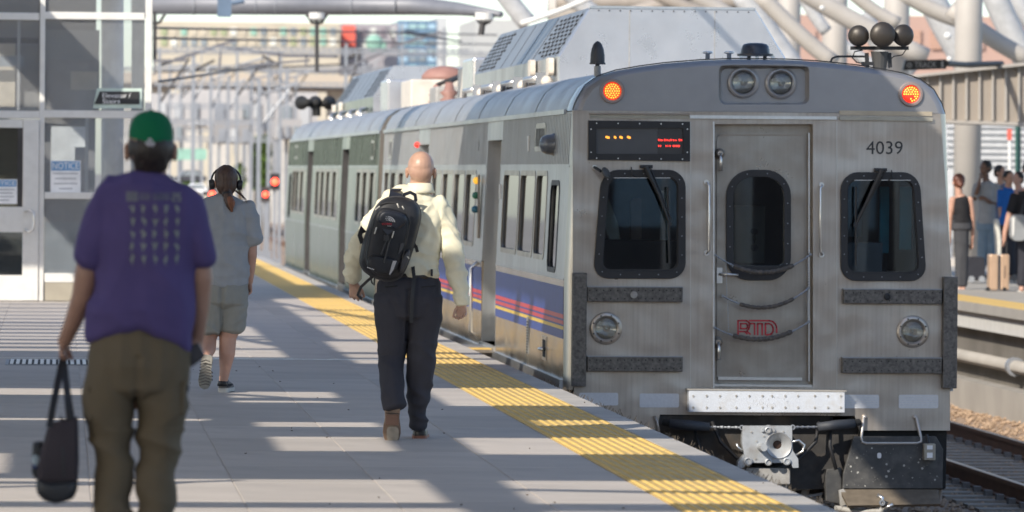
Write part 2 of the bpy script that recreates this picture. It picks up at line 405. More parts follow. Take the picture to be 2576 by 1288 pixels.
# litter, twigs and dirt on the edge
mb=MB()
for i in range(170):
    y=24+R_.random()*18; x=3.90+R_.random()*.03; a=R_.random()*3.1; h=.01+R_.random()*.035
    mb.bar((x,y,-.002),(x+math.cos(a)*.02,y+math.sin(a)*.02,h*.8),.0022)
for i in range(46):
    y=24+R_.random()*22; x=1.0+R_.random()*2.9; a=R_.random()*3.1
    mb.bar((x,y,.003),(x+math.cos(a)*.014,y+math.sin(a)*.014,.005),.005)
mb.build('litter', M('dry litter',(.10,.08,.06),.9,0,.4,30), label='dry twigs and bits of dirt caught along the concrete platform edge', cat='litter', kind='stuff')

# ---------------------------------------------------------------- canopy out of view overhead, openings shaped to throw the bands of shade
CZ=5.25; SH=(sd.x*CZ/sd.z, sd.y*CZ/sd.z)
def lit(x0,x1,y0,y1): return [(x0,y0),(x1,y0),(x1,y1),(x0,y1)]
holes=[
 lit(2.70,4.75,52.0,68.5), lit(2.55,4.75,45.5,51.4),
 lit(2.75,4.75,37.4,40.5), lit(2.46,4.75,31.0,33.0), lit(3.15,4.75,34.1,35.3), lit(2.36,6.0,26.4,28.45), lit(2.35,6.0,23.6,25.9),
 [(4.95,41.3),(6.0,41.3),(6.0,42.5),(6.45,42.5),(6.45,42.98),(4.95,42.98)],
 lit(1.22,2.07,37.8,39.7), lit(1.25,2.12,34.25,34.95), lit(1.27,2.05,31.3,33.05), lit(-1.1,1.98,26.45,28.5), lit(-1.1,2.02,24.9,26.1), lit(.9,2.1,22.9,24.0),
 lit(1.2,2.05,46.9,56.0), lit(1.15,2.05,58.0,66.5),
 lit(-1.9,.50,48.2,66.5), lit(-.62,.22,38.9,40.1), lit(-.9,1.0,35.0,35.35), lit(-1.9,-.3,28.9,31.0),
 lit(6.9,9.27,50.5,56.8), lit(5.2,9.0,57.5,67.5),
]
canopy=empty('shade_canopy',(0,40,0),'white fabric canopy out of view over the platform, openings cut to shape the light bands','canopy')
MB().plate([(-9,8),(9.3,8),(9.3,68.9),(-9,68.9)],[h[::-1] for h in holes],lambda u,v:(u+SH[0],v+SH[1],CZ),(0,0,.07)).build('roof_panel', fabricW, canopy)
def gx(mb,x0,x1,y0,y1,h=.12): return mb.box((x0+SH[0],y0+SH[1],CZ),(x1+SH[0],y1+SH[1],CZ+h))
for (x0,x1,ys) in ((2.5,4.8,(48.1,46.75,62.6,56.6,60.2)),(-1.9,.52,(49.1,50.2,51.3,52.3,53.4,54.6,55.8,57,58.3,59.7,61.2,62.8,64.6)),(1.2,2.1,(49.0,51.8,52.6,38.35)),(-1.1,.6,(28.05,))):
    for y in ys:
        w=.16+.25*R_.random() if y>30 else .10
        gx(MB(),x0,x1,y-w/2,y+w/2).build('louvre', whiteS, canopy)
# slanting struts crossing the openings
for (a,b) in (((-1.1,27.3),(.9,28.3)),((2.36,27.6),(6.0,26.7)),((1.2,55.5),(2.05,50)),((2.7,66),(4.2,53)),((1.22,39.2),(2.07,38.0))):
    MB().tube([(a[0]+SH[0],a[1]+SH[1],CZ+.05),(b[0]+SH[0],b[1]+SH[1],CZ+.05)],.06,8).build('strut', whiteS, canopy)
MB().box((14.9+SH[0],70+SH[1],CZ),(24+SH[0],91+SH[1],CZ+.07)).build('roof_panel', fabricW, canopy)  # added roof panel out of view, there to shade the crowd
for (x0,x1) in ((.80,1.43),(2.35,3.28),(-.55,-.2)):
    gx(MB(),x0,x1,68.95,106,.2).build('shade_beam', whiteS, canopy)  # beams out of view, set to band the lobby front with shade
for y in (8,24,40,56,72,90,108):
    MB().cyl((-17.5,y+SH[1],-1.4),(-17.5,y+SH[1],CZ+.6),.22).build('column', whiteS, canopy)
    MB().tube([(-17.5,y+SH[1],CZ+.4),(-10,y+SH[1],CZ+.9),(3,y+SH[1],CZ+.35)],.12,10).build('rib', whiteS, canopy)

# ---------------------------------------------------------------- glass lift and stair lobby (left)
LY=66.0
lb=empty('lift_lobby',T(190,757,LY),'white framed glass lift and stair lobby beside the man in purple','lobby')
def fr(x0,y0,x1,y1,nm='frame_member',mat=whiteP,Y=LY,dep=.12,par=None,**k): return bx(MB(),x0,y0,x1,y1,Y,dep).build(nm,mat,par or lb,bevel=.006,**k)
fr(99,-90,112,757)                       # post
fr(364,-90,381,757)
fr(112,31,364,49); fr(-160,31,99,49)
fr(112,278,364,297); fr(-160,278,99,297)
fr(112,484,364,501); fr(112,688,364,711)
bx(MB(),112.5,711,381,757,LY+.01,.3).build('concrete_base', M('tan plinth',(.34,.31,.25),.8,0,.12,3,dirt=(.3,.27,.22),dsc=2,damt=.5), lb)
fr(214,297,222,484,mat=aluG,dep=.05,Y=LY+1.6); fr(43,49,51,278,mat=aluG,dep=.06,Y=LY+1.4)
for (a,b,c,d) in ((112,49,364,278),(112,297,364,484),(112,501,364,688),(112,-90,364,31),(-160,49,99,278),(-160,-90,99,31)):
    bx(MB(),a,b,c,d,LY+.05,.012).build('pane', lobbyG, lb)
dr=empty('door',T(30,757,LY),None,None); del WL[dr]; dr.parent=lb; dr.location=T(30,757,LY)-wl(lb); WL[dr]=T(30,757,LY)
def fd(x0,y0,x1,y1,nm='door_rail',mat=whiteP,Y=LY-.02,dep=.06): return bx(MB(),x0,y0,x1,y1,Y,dep).build(nm,mat,dr,bevel=.004)
fd(57,301,97,756,'door_stile'); fd(-70,301,57,321); fd(-70,520,57,584); fd(-70,692,57,756); fd(-110,301,-70,756,'door_stile')
bx(MB(),-70,321,57,520,LY+.01,.01).build('door_pane',glass_mat('door glass',(.45,.47,.46),1.5),dr)
bx(MB(),-70,584,57,692,LY+.01,.01).build('door_pane',glass_mat('door glass low',(.30,.33,.35),1.5),dr)
for (a,b) in ((44,57),): bx(MB(),a,321,b,520,LY-.005,.02).build('gasket',darkS,dr)
pts=[T(64,532,LY-.03),T(64,532,LY-.13),T(73,527,LY-.16),T(84,534,LY-.16),T(86,556,LY-.16),T(84,576,LY-.16),T(73,583,LY-.16),T(64,578,LY-.13),T(64,578,LY-.03)]
MB().tube(pts,.016,8).build('door_handle',brightS,dr,True)
# far wall, column and fittings seen through the panes
MB().tube([T(283,757,LY+1.9),T(283,-120,LY+1.9)],.145,24).build('round_column',M('column white',(.72,.71,.67),.6),lb,True)
bx(MB(),330,-60,362,690,LY+2.9,.2).build('inner_post',M('cream post',(.62,.61,.55),.6),lb)
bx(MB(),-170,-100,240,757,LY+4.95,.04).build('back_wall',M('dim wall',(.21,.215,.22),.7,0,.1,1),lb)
wallG=M('lobby back wall',(.30,.31,.31),.7,0,.05,2); beige=M('beige panel',(.50,.46,.38),.7)
bx(MB(),-170,268,99,300,LY+4.6,.1).build('inner_beam',wallG,lb)
bx(MB(),-170,140,60,166,LY+3.8,.1).build('inner_beam',M('blue grey beam',(.22,.26,.30),.6),lb)
bx(MB(),-170,94,96,108,LY+4.2,.1).build('inner_beam',darkS,lb)
bx(MB(),-170,108,38,270,LY+4.8,.1).build('back_panel',beige,lb)
bx(MB(),112,75,250,180,LY+4.8,.1).build('back_panel',wallG,lb)
bx(MB(),-170,300,60,700,LY+4.8,.1).build('back_panel',M('tan panel',(.36,.33,.28),.7),lb)
bx(MB(),112,560,215,690,LY+4.0,.1).build('back_panel',M('slate panel',(.20,.23,.25),.6),lb)
bx(MB(),178,180,246,226,LY+2.2,.12).build('wall_unit',beige,lb)
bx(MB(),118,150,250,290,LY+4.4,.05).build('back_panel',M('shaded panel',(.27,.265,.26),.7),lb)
bx(MB(),188,370,222,500,LY+2.0,.15).build('control_box',M('grey box',(.30,.31,.32),.6),lb)
bx(MB(),128,318,214,480,LY+3.4,.05).build('back_panel',M('pale panel',(.62,.66,.68),.6),lb)
bx(MB(),-200,-120,364,-100,LY,5).build('roof_slab',whiteS,lb)
bx(MB(),-200,757,364,759,LY,5).build('floor_slab',concD,lb)
# signs on the panes
sg=empty('lift_sign',T(297,250,LY-.02),'black Elevator / Stairs sign fixed to the glass above the man in the green cap','sign')
f=lambda u,v:T(u,v,LY-.03)
MB().plate([(244,222),(357,222),(357,272),(234,272)],[],f,(0,.02,0)).build('backing_plate',signPale,sg)
MB().plate([(251,230),(351,230),(351,262),(237,262)],[],lambda u,v:T(u,v,LY-.045),(0,.012,0)).build('face',signB,sg)
text_mb('Elevator /',(258,234),(329,246),LY-.049).build('lettering',signW,sg)
text_mb('Stairs',(258,249),(302,260),LY-.049).build('lettering',signW,sg)
def notice(x0,y0,x1,y1,label):
    n=empty('notice',T((x0+x1)/2,(y0+y1)/2,LY-.02),label,'notice')
    Y=LY+.035 if x0>100 else LY-.005
    MB().plate([(x0,y0),(x1,y0),(x1,y1),(x0,y1)],[],lambda u,v:T(u,v,Y),(0,.004,0)).build('sheet',signW,n)
    h=y0+(y1-y0)*.30
    MB().plate([(x0+2,y0+2),(x1-2,y0+2),(x1-2,h),(x0+2,h)],[],lambda u,v:T(u,v,Y-.003),(0,.002,0)).build('header',signBl,n)
    text_mb('NOTICE',(x0+5,y0+5),(x1-5,h-4),Y-.005).build('lettering',signW,n)
    mb=MB()
    for k,wd in enumerate((.9,.75,.85,.5)):
        yy=h+6+k*(y1-h-8)/4; xa=x0+(x1-x0)*(1-wd)/2+2; xb=x1-(x1-x0)*(1-wd)/2-2
        mb.plate([(xa,yy),(xb,yy),(xb,yy+2.4),(xa,yy+2.4)],[],lambda u,v:T(u,v,Y-.003),(0,.001,0))
    mb.build('small_print',M('grey print',(.35,.36,.38),.6),n)
notice(127,404,203,488,'blue and white NOTICE sheet on the lobby glass left of the purple shoulder')
notice(-32,451,43,513,'blue and white NOTICE sheet on the lobby door at the left picture edge')

def ordn(n):
    return {1:'1st',2:'2nd',3:'3rd',21:'21st',22:'22nd',23:'23rd',31:'31st',32:'32nd',33:'33rd',41:'41st',42:'42nd',43:'43rd',51:'51st',52:'52nd',53:'53rd'}.get(n,'%dth'%n)
# ---------------------------------------------------------------- tracks
def rail_mb(x,y0,y1):
    mb=MB(); mb.box((x-.07,y0,-1.395),(x+.07,y1,-1.375)); mb.box((x-.012,y0,-1.375),(x+.012,y1,-1.26)); mb.box((x-.036,y0,-1.26),(x+.036,y1,-1.222)); return mb
for x in (5.11,6.55,9.08,10.52):
    tx={5.11:'rusty rail nearest the platform, under the left side of the train',6.55:'rusty rail under the right side of the train',9.08:'rusty brown rail in shade, first one right of the train',10.52:'sunlit orange brown rail, second one right of the train'}[x]
    r=rail_mb(x,-10,330).build('rail',railM,label=tx,cat='rail',group='rails of the two platform tracks')
    MB().box((x-.03,-10,-1.2215),(x+.03,330,-1.2185)).build('rail_head',railT,r)
tmb=MB().box((-1.28,-.12,-.12),(1.28,.12,.0))
tme=None
for k,cx in enumerate((9.8,5.83)):
    y=46.0 if k==0 else 40.0; tie_n=1
    while y<(78 if k==0 else 45):
        if tme is None:
            root=empty('railway_tie',(cx,y,-1.40),None,None)
            b=MB().box((cx-1.28,y-.13,-1.55),(cx+1.28,y+.13,-1.40)).build('tie_block',tieM,root)
            for sx in (-.72,.72):
                for d in (-.12,.12):
                    MB().box((cx+sx+d-.035,y-.055,-1.40),(cx+sx+d+.035,y+.055,-1.345)).build('rail_clip',clipM,root)
            tme=root
            r=root
        else:
            r=copy_tree(tme); r.location=(cx,y,-1.40)
        if k==0: tag(r,'concrete tie with rail clips on the empty track, '+ordn(tie_n)+' from the camera','railway tie','concrete ties of the empty track')
        else: tag(r,'concrete tie under the train front, '+ordn(tie_n)+' from the camera','railway tie','concrete ties under the train')
        y+=.62; tie_n+=1
mb=MB()
ico=[(0,0,1),(.9,0,.2),(.2,.85,.1),(-.7,.5,.2),(-.7,-.6,.1),(.3,-.9,.2),(0,0,-.7)]
icf=[(0,1,2),(0,2,3),(0,3,4),(0,4,5),(0,5,1),(6,2,1),(6,3,2),(6,4,3),(6,5,4),(6,1,5)]
for i in range(16000):
    y=41+R_.random()**1.3*36; x=4.0+R_.random()*8.3; s=.022+R_.random()*.022; a=R_.random()*6.28; ca,sa=math.cos(a)*s,math.sin(a)*s
    mb.add([(x+p[0]*ca-p[1]*sa,y+p[0]*sa+p[1]*ca,-1.435+p[2]*s*.8+R_.random()*.012) for p in ico],icf)
mb.build('ballast_stones',stoneM,label='loose brown ballast stones between the rails right of the train',cat='ballast',kind='stuff')

# ---------------------------------------------------------------- the far platform (right)
P2=12.12
pl2=MB().box((P2+.25,38,-1.7),(24,165,-.37)).build('platform', concD, kind='structure')
for j in range(31):
    y=40+j*4
    MB().box((P2,y+.01,-.13),(24,y+3.99,-.002)).build('deck_slab',concL,pl2)
    MB().box((P2+.08,y+.01,-.36),(P2+.26,y+3.99,-.135)).build('edge_beam',whiteS if False else M('ribbed edge',(.58,.57,.54),.7,0,.1,3,(1,8,1)) if j==0 else MATS['ribbed edge'],pl2)
tm2=tactile_mesh(P2+.02,P2+.64,.61,8,8,False); tm2.materials.append(yellowT)
for j in range(100):
    o=bpy.data.objects.new('tactile_tile',tm2); COL.objects.link(o); o.parent=pl2; o.location=(0,44+j*.61,.0)
MB().box((P2-.02,38,-1.7),(P2+.24,165,-1.05)).build('foot_wall',concL,pl2)
pp=MB().cyl((P2+.12,38,-.76),(P2+.12,165,-.76),.085,n=14).build('pipe',concL,smooth=True,label='long pale pipe running under the edge of the far platform',cat='pipe')
for y in range(42,160,6):
    MB().cyl((P2+.12,y,-.76),(P2+.12,y+.14,-.76),.125,n=14).build('pipe_collar',galv,pp)

# ---------------------------------------------------------------- right hand hall: columns, girder, struts
for k,(xc,w,Y) in enumerate(((2430,70,96),(2250,66,105),(2095,64,113),(1980,58,121),(2640,74,88))):
    p0=T(xc,740 if Y<100 else 600,Y); p1=T(xc,-60,Y)
    c=empty('column',(p0.x,Y,0),['thick white round column right of the train, above the crowd','white round column behind the triple horns of the train','white round column left of the triple horns','white round column behind the roof hood of the train','white round column at the right picture edge behind the crowd'][k],'column','white round columns of the far platform')
    r=w/2*Y/F
    MB().cyl((p0.x,Y,-.36),(p0.x,Y,p1.z+4),r,n=28).build('shaft',creamS,c,True)
    MB().lathe((p0.x,Y,-.13),(0,0,1),[(0,r*1.5),(.25,r*1.45),(.3,r*1.05)],28).build('base_collar',creamS,c)
g=empty('box_girder',T(2440,300,90),'long taupe ribbed box girder crossing behind the right side of the train','girder')
f=lambda u,v:T(u,v,90)
MB().plate([(2250,200),(2640,158),(2640,310),(2250,298)],[],f,(0,1.2,0)).build('web',beamT,g)
MB().plate([(2250,193),(2640,150),(2640,158),(2250,200)],[],lambda u,v:T(u,v,89.8),(0,1.6,0)).build('top_flange',creamS,g)
MB().plate([(2250,298),(2640,310),(2640,318),(2250,305)],[],lambda u,v:T(u,v,89.8),(0,1.6,0)).build('bottom_flange',creamS,g)
for x in range(2330,2640,33):
    y0=200-(x-2250)*.1077; y1=298+(x-2250)*.03
    MB().plate([(x,y0+2),(x+5,y0+2),(x+5,y1-2),(x,y1-2)],[],lambda u,v:T(u,v,89.93),(0,.065,0)).build('stiffener',creamS,g)
ts=empty('track_sign',T(2328,164,86),'black hanging TRACK sign above the right shoulder of the train','sign')
MB().plate([(2278,152),(2381,149),(2381,173),(2272,177)],[],lambda u,v:T(u,v,86),(0,.12,0)).build('panel',signB,ts)
gp=M('sign grey print',(.36,.36,.36),.5)
text_mb('TRACK',(2301,155),(2356,170),85.98).build('lettering',gp,ts)
MB().plate(circ(2288,164,6,16),[circ(2288,164,3.6,16)[::-1]],lambda u,v:T(u,v,85.98),(0,.01,0)).build('symbol',gp,ts)
text_mb('1',(2368,154),(2373,170),85.98).build('lettering',gp,ts)
MB().tube([T(2381,160,86),T(2430,163,88),T(2520,160,90)],.05,8).build('bracket',darkS,ts)
struts=[ # x0 y0 x1 y1 width_px depth mat
 (1905,-20,2100,160,34,100,0),(1990,-40,2330,145,40,104,0),(2130,-30,2260,60,28,100,0),(2270,-20,2420,52,34,98,0),
 (2390,20,2590,150,36,97,0),(2480,-60,2580,150,52,99,1),(2330,-30,2440,170,58,108,1),(2165,40,2290,190,44,110,1),(1860,-30,2010,190,50,118,1),
 (2010,-30,2080,80,26,108,1),(1240,-60,1330,60,40,120,1),(1310,60,1600,-60,14,106,2),(1420,-30,1520,50,36,118,1),(1380,26,1980,2,60,125,0),(1450,14,1960,48,30,128,0),
 (1700,-40,1990,120,36,122,0),(1400,2,2050,-6,34,124,3),(1560,40,1760,-30,30,121,3),(1800,50,2000,30,44,123,3),(1640,-20,1830,50,26,119,3),(2540,-40,2600,60,40,102,1),(2100,90,2210,170,24,116,1)]
gcs=M('grey cream steel',(.40,.40,.40),.5)
hall=empty('hall_truss',T(2200,0,105),'crossing white and cream curved struts of the hall roof above the train','roof truss')
for (x0,y0,x1,y1,w,Y,mk) in struts:
    a=T(x0,y0,Y); b=T(x1,y1,Y); mid=(a+b)/2+Vector((0,0,-.12)); r=w*(.5 if w<20 else .62)*Y/F
    pts=[a*(1-t)**2+mid*2*t*(1-t)+b*t*t for t in [i/8 for i in range(9)]]
    MB().tube(pts,r,14).build('strut',(creamS,gcs,whiteP)[mk] if mk<3 else beamT,hall,True)
for (x,y,r) in ((2388,148,.05),(2385,202,.06),(2068,20,.05),(2384,90,.07)):
    MB().sphere(T(x,y,95),r,10,6).build('joint_cap',whiteP,hall,True)
# big round edge tube over the tracks at the top, with hangers and lamps
YT=110
et=empty('canopy_edge_tube',T(800,20,YT),'huge grey horizontal tube crossing the top of the picture over the tracks','roof tube')
MB().tube([T(330,12,YT),T(800,13,YT),T(1040,14,YT),T(1150,22,YT-1.5),T(1260,36,YT-3)],[24*YT/F,25*YT/F,24*YT/F,17*YT/F,8*YT/F],28).build('tube_shell',greyS,et,True)
for x in (486,640,690,880,990):
    MB().tube([T(x,12.5,YT),T(x+3,12.5,YT)],25.6*YT/F,28).build('seam_ring',darkS if False else M('seam grey',(.24,.25,.27),.5) if 'seam grey' not in MATS else MATS['seam grey'],et,True)
bb=bx(MB(),548,-20,582,42,YT-3,.3).build('junction_box',blueS,label='blue grey box bracketed under the big roof tube',cat='box')
MB().tube([T(582,8,YT-3),T(615,2,YT-3)],.05,8).build('bracket_arm',blueS,bb)
for (x,y1,Y,lab) in ((797,180,104,'black catenary hanger with a white insulator cap left of the train roof'),(389,150,104,'black catenary hanger beside the lobby corner post'),(1218,88,88,'black catenary hanger just left of the train roof hood')):
    h=empty('catenary_hanger',T(x,40,Y),lab,'hanger','black catenary hangers under the roof tube')
    MB().cyl(T(x,30,Y),T(x+(8 if x>1000 else 0)*-1,y1,Y),5.2*Y/F if x<1000 else 8*Y/F,n=10).build('rod',darkS,h)
    MB().tube([T(x-26,36,Y),T(x-12,56,Y),T(x,60,Y),T(x+12,56,Y),T(x+26,36,Y)],4*Y/F,8).build('yoke',darkS,h)
    if x!=389: MB().lathe(T(x,32,Y),(0,0,-1),[(0,.16),(.12,.16),(.16,.08)],14).build('insulator_cap',whiteP,h)

# ---------------------------------------------------------------- far background
def bgbox(name,x0,y0,x1,y1,Y,dep,mat,label,cat,base=None,group=None):
    mb=MB()
    a=T(x0,y1,Y); b=T(x1,y0,Y); z0=-1.74 if base is None else base
    mb.box((a.x,Y,z0),(b.x,Y+dep,b.z)); o=mb.build(name,mat,label=label,cat=cat,group=group)
    c=Vector(((a.x+b.x)/2,Y,z0)); return rootit(o,c)
cre=M('cream render',(.45,.40,.32),.8,0,.1,.3); pinkB=M('salmon brick',(.40,.27,.225),.85,0,.08,.5); pg=M('pale grey wall',(.42,.43,.44),.8,0,.05,.3)
mint=M('mint panel',(.24,.42,.34),.6); gwin=glass_mat('x',(.1,.1,.1)); winD=M('window grey',(.22,.25,.27),.25,0,.1,.5); winW=M('window bright',(.62,.62,.57),.3)
redP=M('red banner',(.72,.12,.08),.6); dkb=M('dark brick',(.20,.17,.19),.8)
def windows(par,x0,y0,x1,y1,Y,nx,ny,mats,fw=.62,fh=.62,nm='window'):
    for i in range(nx):
        for j in range(ny):
            w=(x1-x0)/nx; h=(y1-y0)/ny; a=x0+i*w+w*(1-fw)/2; b=y0+j*h+h*(1-fh)/2
            bx(MB(),a,b,a+w*fw,b+h*fh,Y-.12,.2).build(nm,R_.choice(mats),par)
b1=bgbox('apartment_building',395,58,855,300,430,18,cre,'cream apartment block with mint panels far beyond the rail yard, left of the hanger','building')
windows(b1,400,66,850,118,430,18,2,[winD,winD,mint,winW,cre,M('olive',(.30,.33,.20),.8)],.6,.75)
b2=bgbox('apartment_building',820,60,1002,300,440,18,M('grey mauve brick',(.30,.28,.30),.8),'dark grey brick block with a red banner far beyond the rail yard','building')
windows(b2,830,66,1000,130,440,7,2,[winD,mint,winW,dkb],.55,.7)
bx(MB(),861,64,894,117,439,.6).build('banner',redP,b2)
MB().sphere(T(941,108,438),.72,12,8,(1,.4,1)).build('mint_dome',mint,b2,True)
b3=bgbox('glass_tower',1000,52,1100,300,470,20,M('blue curtain wall',(.12,.20,.30),.25,.2,.2,.3),'blue glass office block far behind the train roof','building')
windows(b3,1003,56,1098,180,470,4,6,[M('sky pane',(.35,.50,.62),.2),M('teal pane',(.30,.45,.46),.2),winD],.8,.55,'pane')
bgbox('office_block',1098,44,1126,300,520,20,pg,'narrow pale office block beside the blue glass building','building')
bgbox('office_block',1192,50,1330,300,500,20,M('pale stone',(.42,.42,.41),.8),'pale stone block showing left of the train roof hood','building')
b4=bgbox('brick_building',1950,44,2700,420,190,20,pinkB,'salmon brick building behind the white columns on the right','building')
windows(b4,1960,60,2700,140,190,14,1,[pinkB,M('salmon shade',(.40,.25,.19),.85)],.5,.6,'brick_recess')
b5=bgbox('white_building',2380,306,2800,600,150,10,M('white cladding',(.48,.48,.48),.7),'white clad building seen under the taupe girder on the right','building')
for y in range(320,420,16): bx(MB(),2380,y,2800,y+2,149.9,.1).build('cladding_joint',pg,b5)
rs=bx(MB(),2536,325,2545,352,100,.1).build('red_sign',redP,label='small red sign on a white post under the taupe girder',cat='sign'); 
MB().cyl(T(2540,352,100.05),T(2540,640,100.05),.03).build('post',whiteP,rs)
gp_=MB().cyl(T(2561,305,98),T(2561,720,98),.055).build('green_post',M('dark green',(.03,.10,.08),.5),label='dark green post behind the crowd on the right platform',cat='post')
# road bridge
br=empty('road_bridge',T(700,210,300),'cream road bridge crossing behind the rail yard','bridge')
f=lambda u,v:T(u,v,300)
MB().plate([(300,180),(1200,196),(1200,224),(300,208)],[],f,(0,10,0)).build('deck_side',M('bridge cream',(.44,.38,.31),.8,0,.08,.2),br)
MB().plate([(300,208),(1200,224),(1200,233),(300,216)],[],lambda u,v:T(u,v,300.6),(0,9,0)).build('soffit_beam',M('bridge shade',(.24,.22,.22),.8),br)
for x in range(330,1180,74): MB().box((T(x,200,303).x-.5,303,-1.74),(T(x,200,303).x+.5,305,T(x,216,303).z-.05)).build('pier',M('pier',(.48,.46,.43),.8) if 'pier' not in MATS else MATS['pier'],br)
for x in range(310,1190,22): bx(MB(),x,172+(x-300)*.0178,x+3,180+(x-300)*.0178,300,.2).build('railing_post',galv,br)
MB().tube([T(300,172,300.1),T(1200,188,300.1)],.09,6).build('handrail',galv,br)
# pale sheds, signs and parked things across the yard
shed=[(382,236,520,300,250,.80,.0),(470,226,640,318,262,.83,.02),(600,240,700,300,240,.74,.0),(650,232,800,330,270,.80,.03),(380,300,470,352,236,.60,.0),(540,305,640,360,232,.52,.01),(690,300,760,350,228,.66,.0)]
for k,(x0,y0,x1,y1,Y,c,h) in enumerate(shed):
    o=bgbox('white_shed',x0,y0,x1,y1,Y,6,M('shed white %d'%k,(c*.50,c*.485,c*.485),.7,0,.1,.3),['wide white shed roof beside the lobby corner across the yard','largest white shed across the yard, above the green cap','narrow pale shed in the middle of the yard','white shed left of the far train end','low grey white shed behind the green cap','low grey shed above the woman with headphones','small pale shed left of the second train car'][k],'shed',base=T(x0,y1,Y).z)
    for i in range(3):
        xa=x0+(x1-x0)*(.1+.3*i); bx(MB(),xa,y0+(y1-y0)*.35,xa+(x1-x0)*.16,y1-3,Y-.1,.12).build('shed_door',R_.choice([pg,galv,winD]),o)
    for i in (0,1): bx(MB(),x0+(x1-x0)*(.1+.75*i),y1,x0+(x1-x0)*(.1+.75*i)+4,462,Y+.5,.3).build('leg',galv,o)
for k,(x,Y,y0,w) in enumerate([(402,150,120,7),(428,210,150,6),(455,240,160,6),(487,175,140,9),(508,280,210,5),(531,190,170,8),(552,260,150,6),(575,225,190,8),(597,185,130,6),(618,290,210,6),(633,215,170,9),(652,170,200,10),(661,250,230,7),(677,200,150,8),(694,300,240,6),(706,180,130,8),(722,230,170,9),(745,260,190,6),(871,160,110,7),(915,220,140,6),(1012,240,60,6),(1118,250,70,7)]):
    a=T(x,y0,Y); m=empty('catenary_mast',(a.x,Y,-1.6),['plain','slender','stout'][k%3]+' galvanised line mast in the blurred yard, '+ordn(k+1)+' from the left','mast','overhead line masts in the rail yard')
    MB().box((a.x-w*Y/F/2,Y-.12,-1.7),(a.x+w*Y/F/2,Y+.12,a.z)).build('post',galv,m)
    L=(40+R_.random()*60)*Y/F*R_.choice((-1,1))
    MB().tube([a+Vector((0,0,-.5)),a+Vector((L,0,-.15))],.05,6).build('arm',galv if k%3 else darkS,m)
    MB().tube([a+Vector((0,0,-1.6)),a+Vector((L*.8,0,-.3))],.04,6).build('brace',galv if k%2 else darkS,m)
# dark portal trusses and wires
pt=empty('portal_truss',T(600,130,140),'dark zigzag steel portal frame over the far tracks','portal')
for (x0,y0,x1,y1,w) in ((384,153,470,152,7),(440,150,560,112,9),(555,112,600,100,6),(560,118,720,140,9),(720,140,850,142,8),(800,182,900,178,5),(850,178,1000,118,6),(985,118,1110,80,7),(600,166,780,152,6),(388,150,388,190,5),(556,112,552,176,6),(770,142,770,170,5)):
    MB().bar(T(x0,y0,140),T(x1,y1,140),w*140/F).build('truss_member',M('truss grey',(.13,.13,.145),.6) if 'truss grey' not in MATS else MATS['truss grey'],pt)
gt=empty('gantry',T(700,165,200),'pale grey horizontal steel gantry across the far rail yard','gantry')
for (y,w) in ((126,5),(133,4),(165,5),(172,5)):
    MB().bar(T(385,y,200+y/10),T(1250,y+8,200+y/10),w*200/F).build('gantry_chord',galv,gt)
for i in range(36):
    x=390+i*24; MB().bar(T(x,127,213),T(x+12,134,213),2.2*200/F).build('gantry_lattice',galv,gt)
wr=empty('overhead_wires',T(600,90,150),'thin overhead contact wires strung above the far tracks','wires')
for (x0,y0,x1,y1,Y0,Y1) in ((385,70,1250,88,110,200),(385,96,1250,112,110,230),(400,205,760,152,90,260),(1010,82,1160,104,120,150),(385,182,900,160,180,180)):
    MB().tube([T(x0,y0,Y0),T(x1,y1,Y1)],.028,5).build('wire',darkS,wr)
for q,(Y,y0,z_) in enumerate(((170,205,0),(235,262,1),(160,300,2),(275,318,3),(190,345,4),(125,118,5))):
    g_=empty('gantry',T(620,y0,Y),'pale blurred lattice gantry across the yard, '+ordn(q+2)+' counted with the dark one','gantry')
    x0=385+R_.random()*60; x1=(1180 if q in (0,5) else 700-R_.random()*60)
    for d in (0,9): MB().bar(T(x0,y0+d,Y),T(x1,y0+d+(x1-x0)*.01,Y),3.4*Y/F).build('gantry_chord',galv,g_)
    n_=int((x1-x0)/16)
    for i in range(n_):
        xa=x0+(x1-x0)*i/n_; MB().bar(T(xa,y0+(9 if i%2 else 0)+(xa-x0)*.01,Y),T(xa+(x1-x0)/n_,y0+(0 if i%2 else 9)+(xa-x0)*.01,Y),1.8*Y/F).build('gantry_lattice',galv,g_)
    for i in range(4):
        xa=x0+(x1-x0)*(.1+.26*i); MB().bar(T(xa,y0+9,Y),T(xa,y0+30+R_.random()*20,Y),2.6*Y/F).build('dropper',darkS if i%2 else galv,g_)
# signals
for k,(x,y,Y,r) in enumerate(((691,457,150,9),(667,489,165,7),(533,489,165,8))):
    p=T(x,y,Y); s=empty('rail_signal',(p.x,Y,-1.44),['taller red signal light left of the train','shorter red signal light left of the train','red signal light right beside the headphones'][k],'signal','red rail signals in the yard')
    MB().sphere(p+Vector((0,-.2,0)),r*Y/F,14,8,(1,.4,1)).build('lamp',redSig,s,True)
    mb=MB().box((p.x-.14,Y-.1,p.z-.24),(p.x+.14,Y+.1,p.z+.24)); mb.build('housing',black if k==0 else darkS,s)
    MB().box((p.x-.04,Y+.0,-1.5),(p.x+.04,Y+.08,p.z-.24)).build('post',galv,s)
    MB().box((p.x-.2,Y-.15,-1.5),(p.x+.2,Y+.2,-.9)).build('base_cabinet',galv,s)
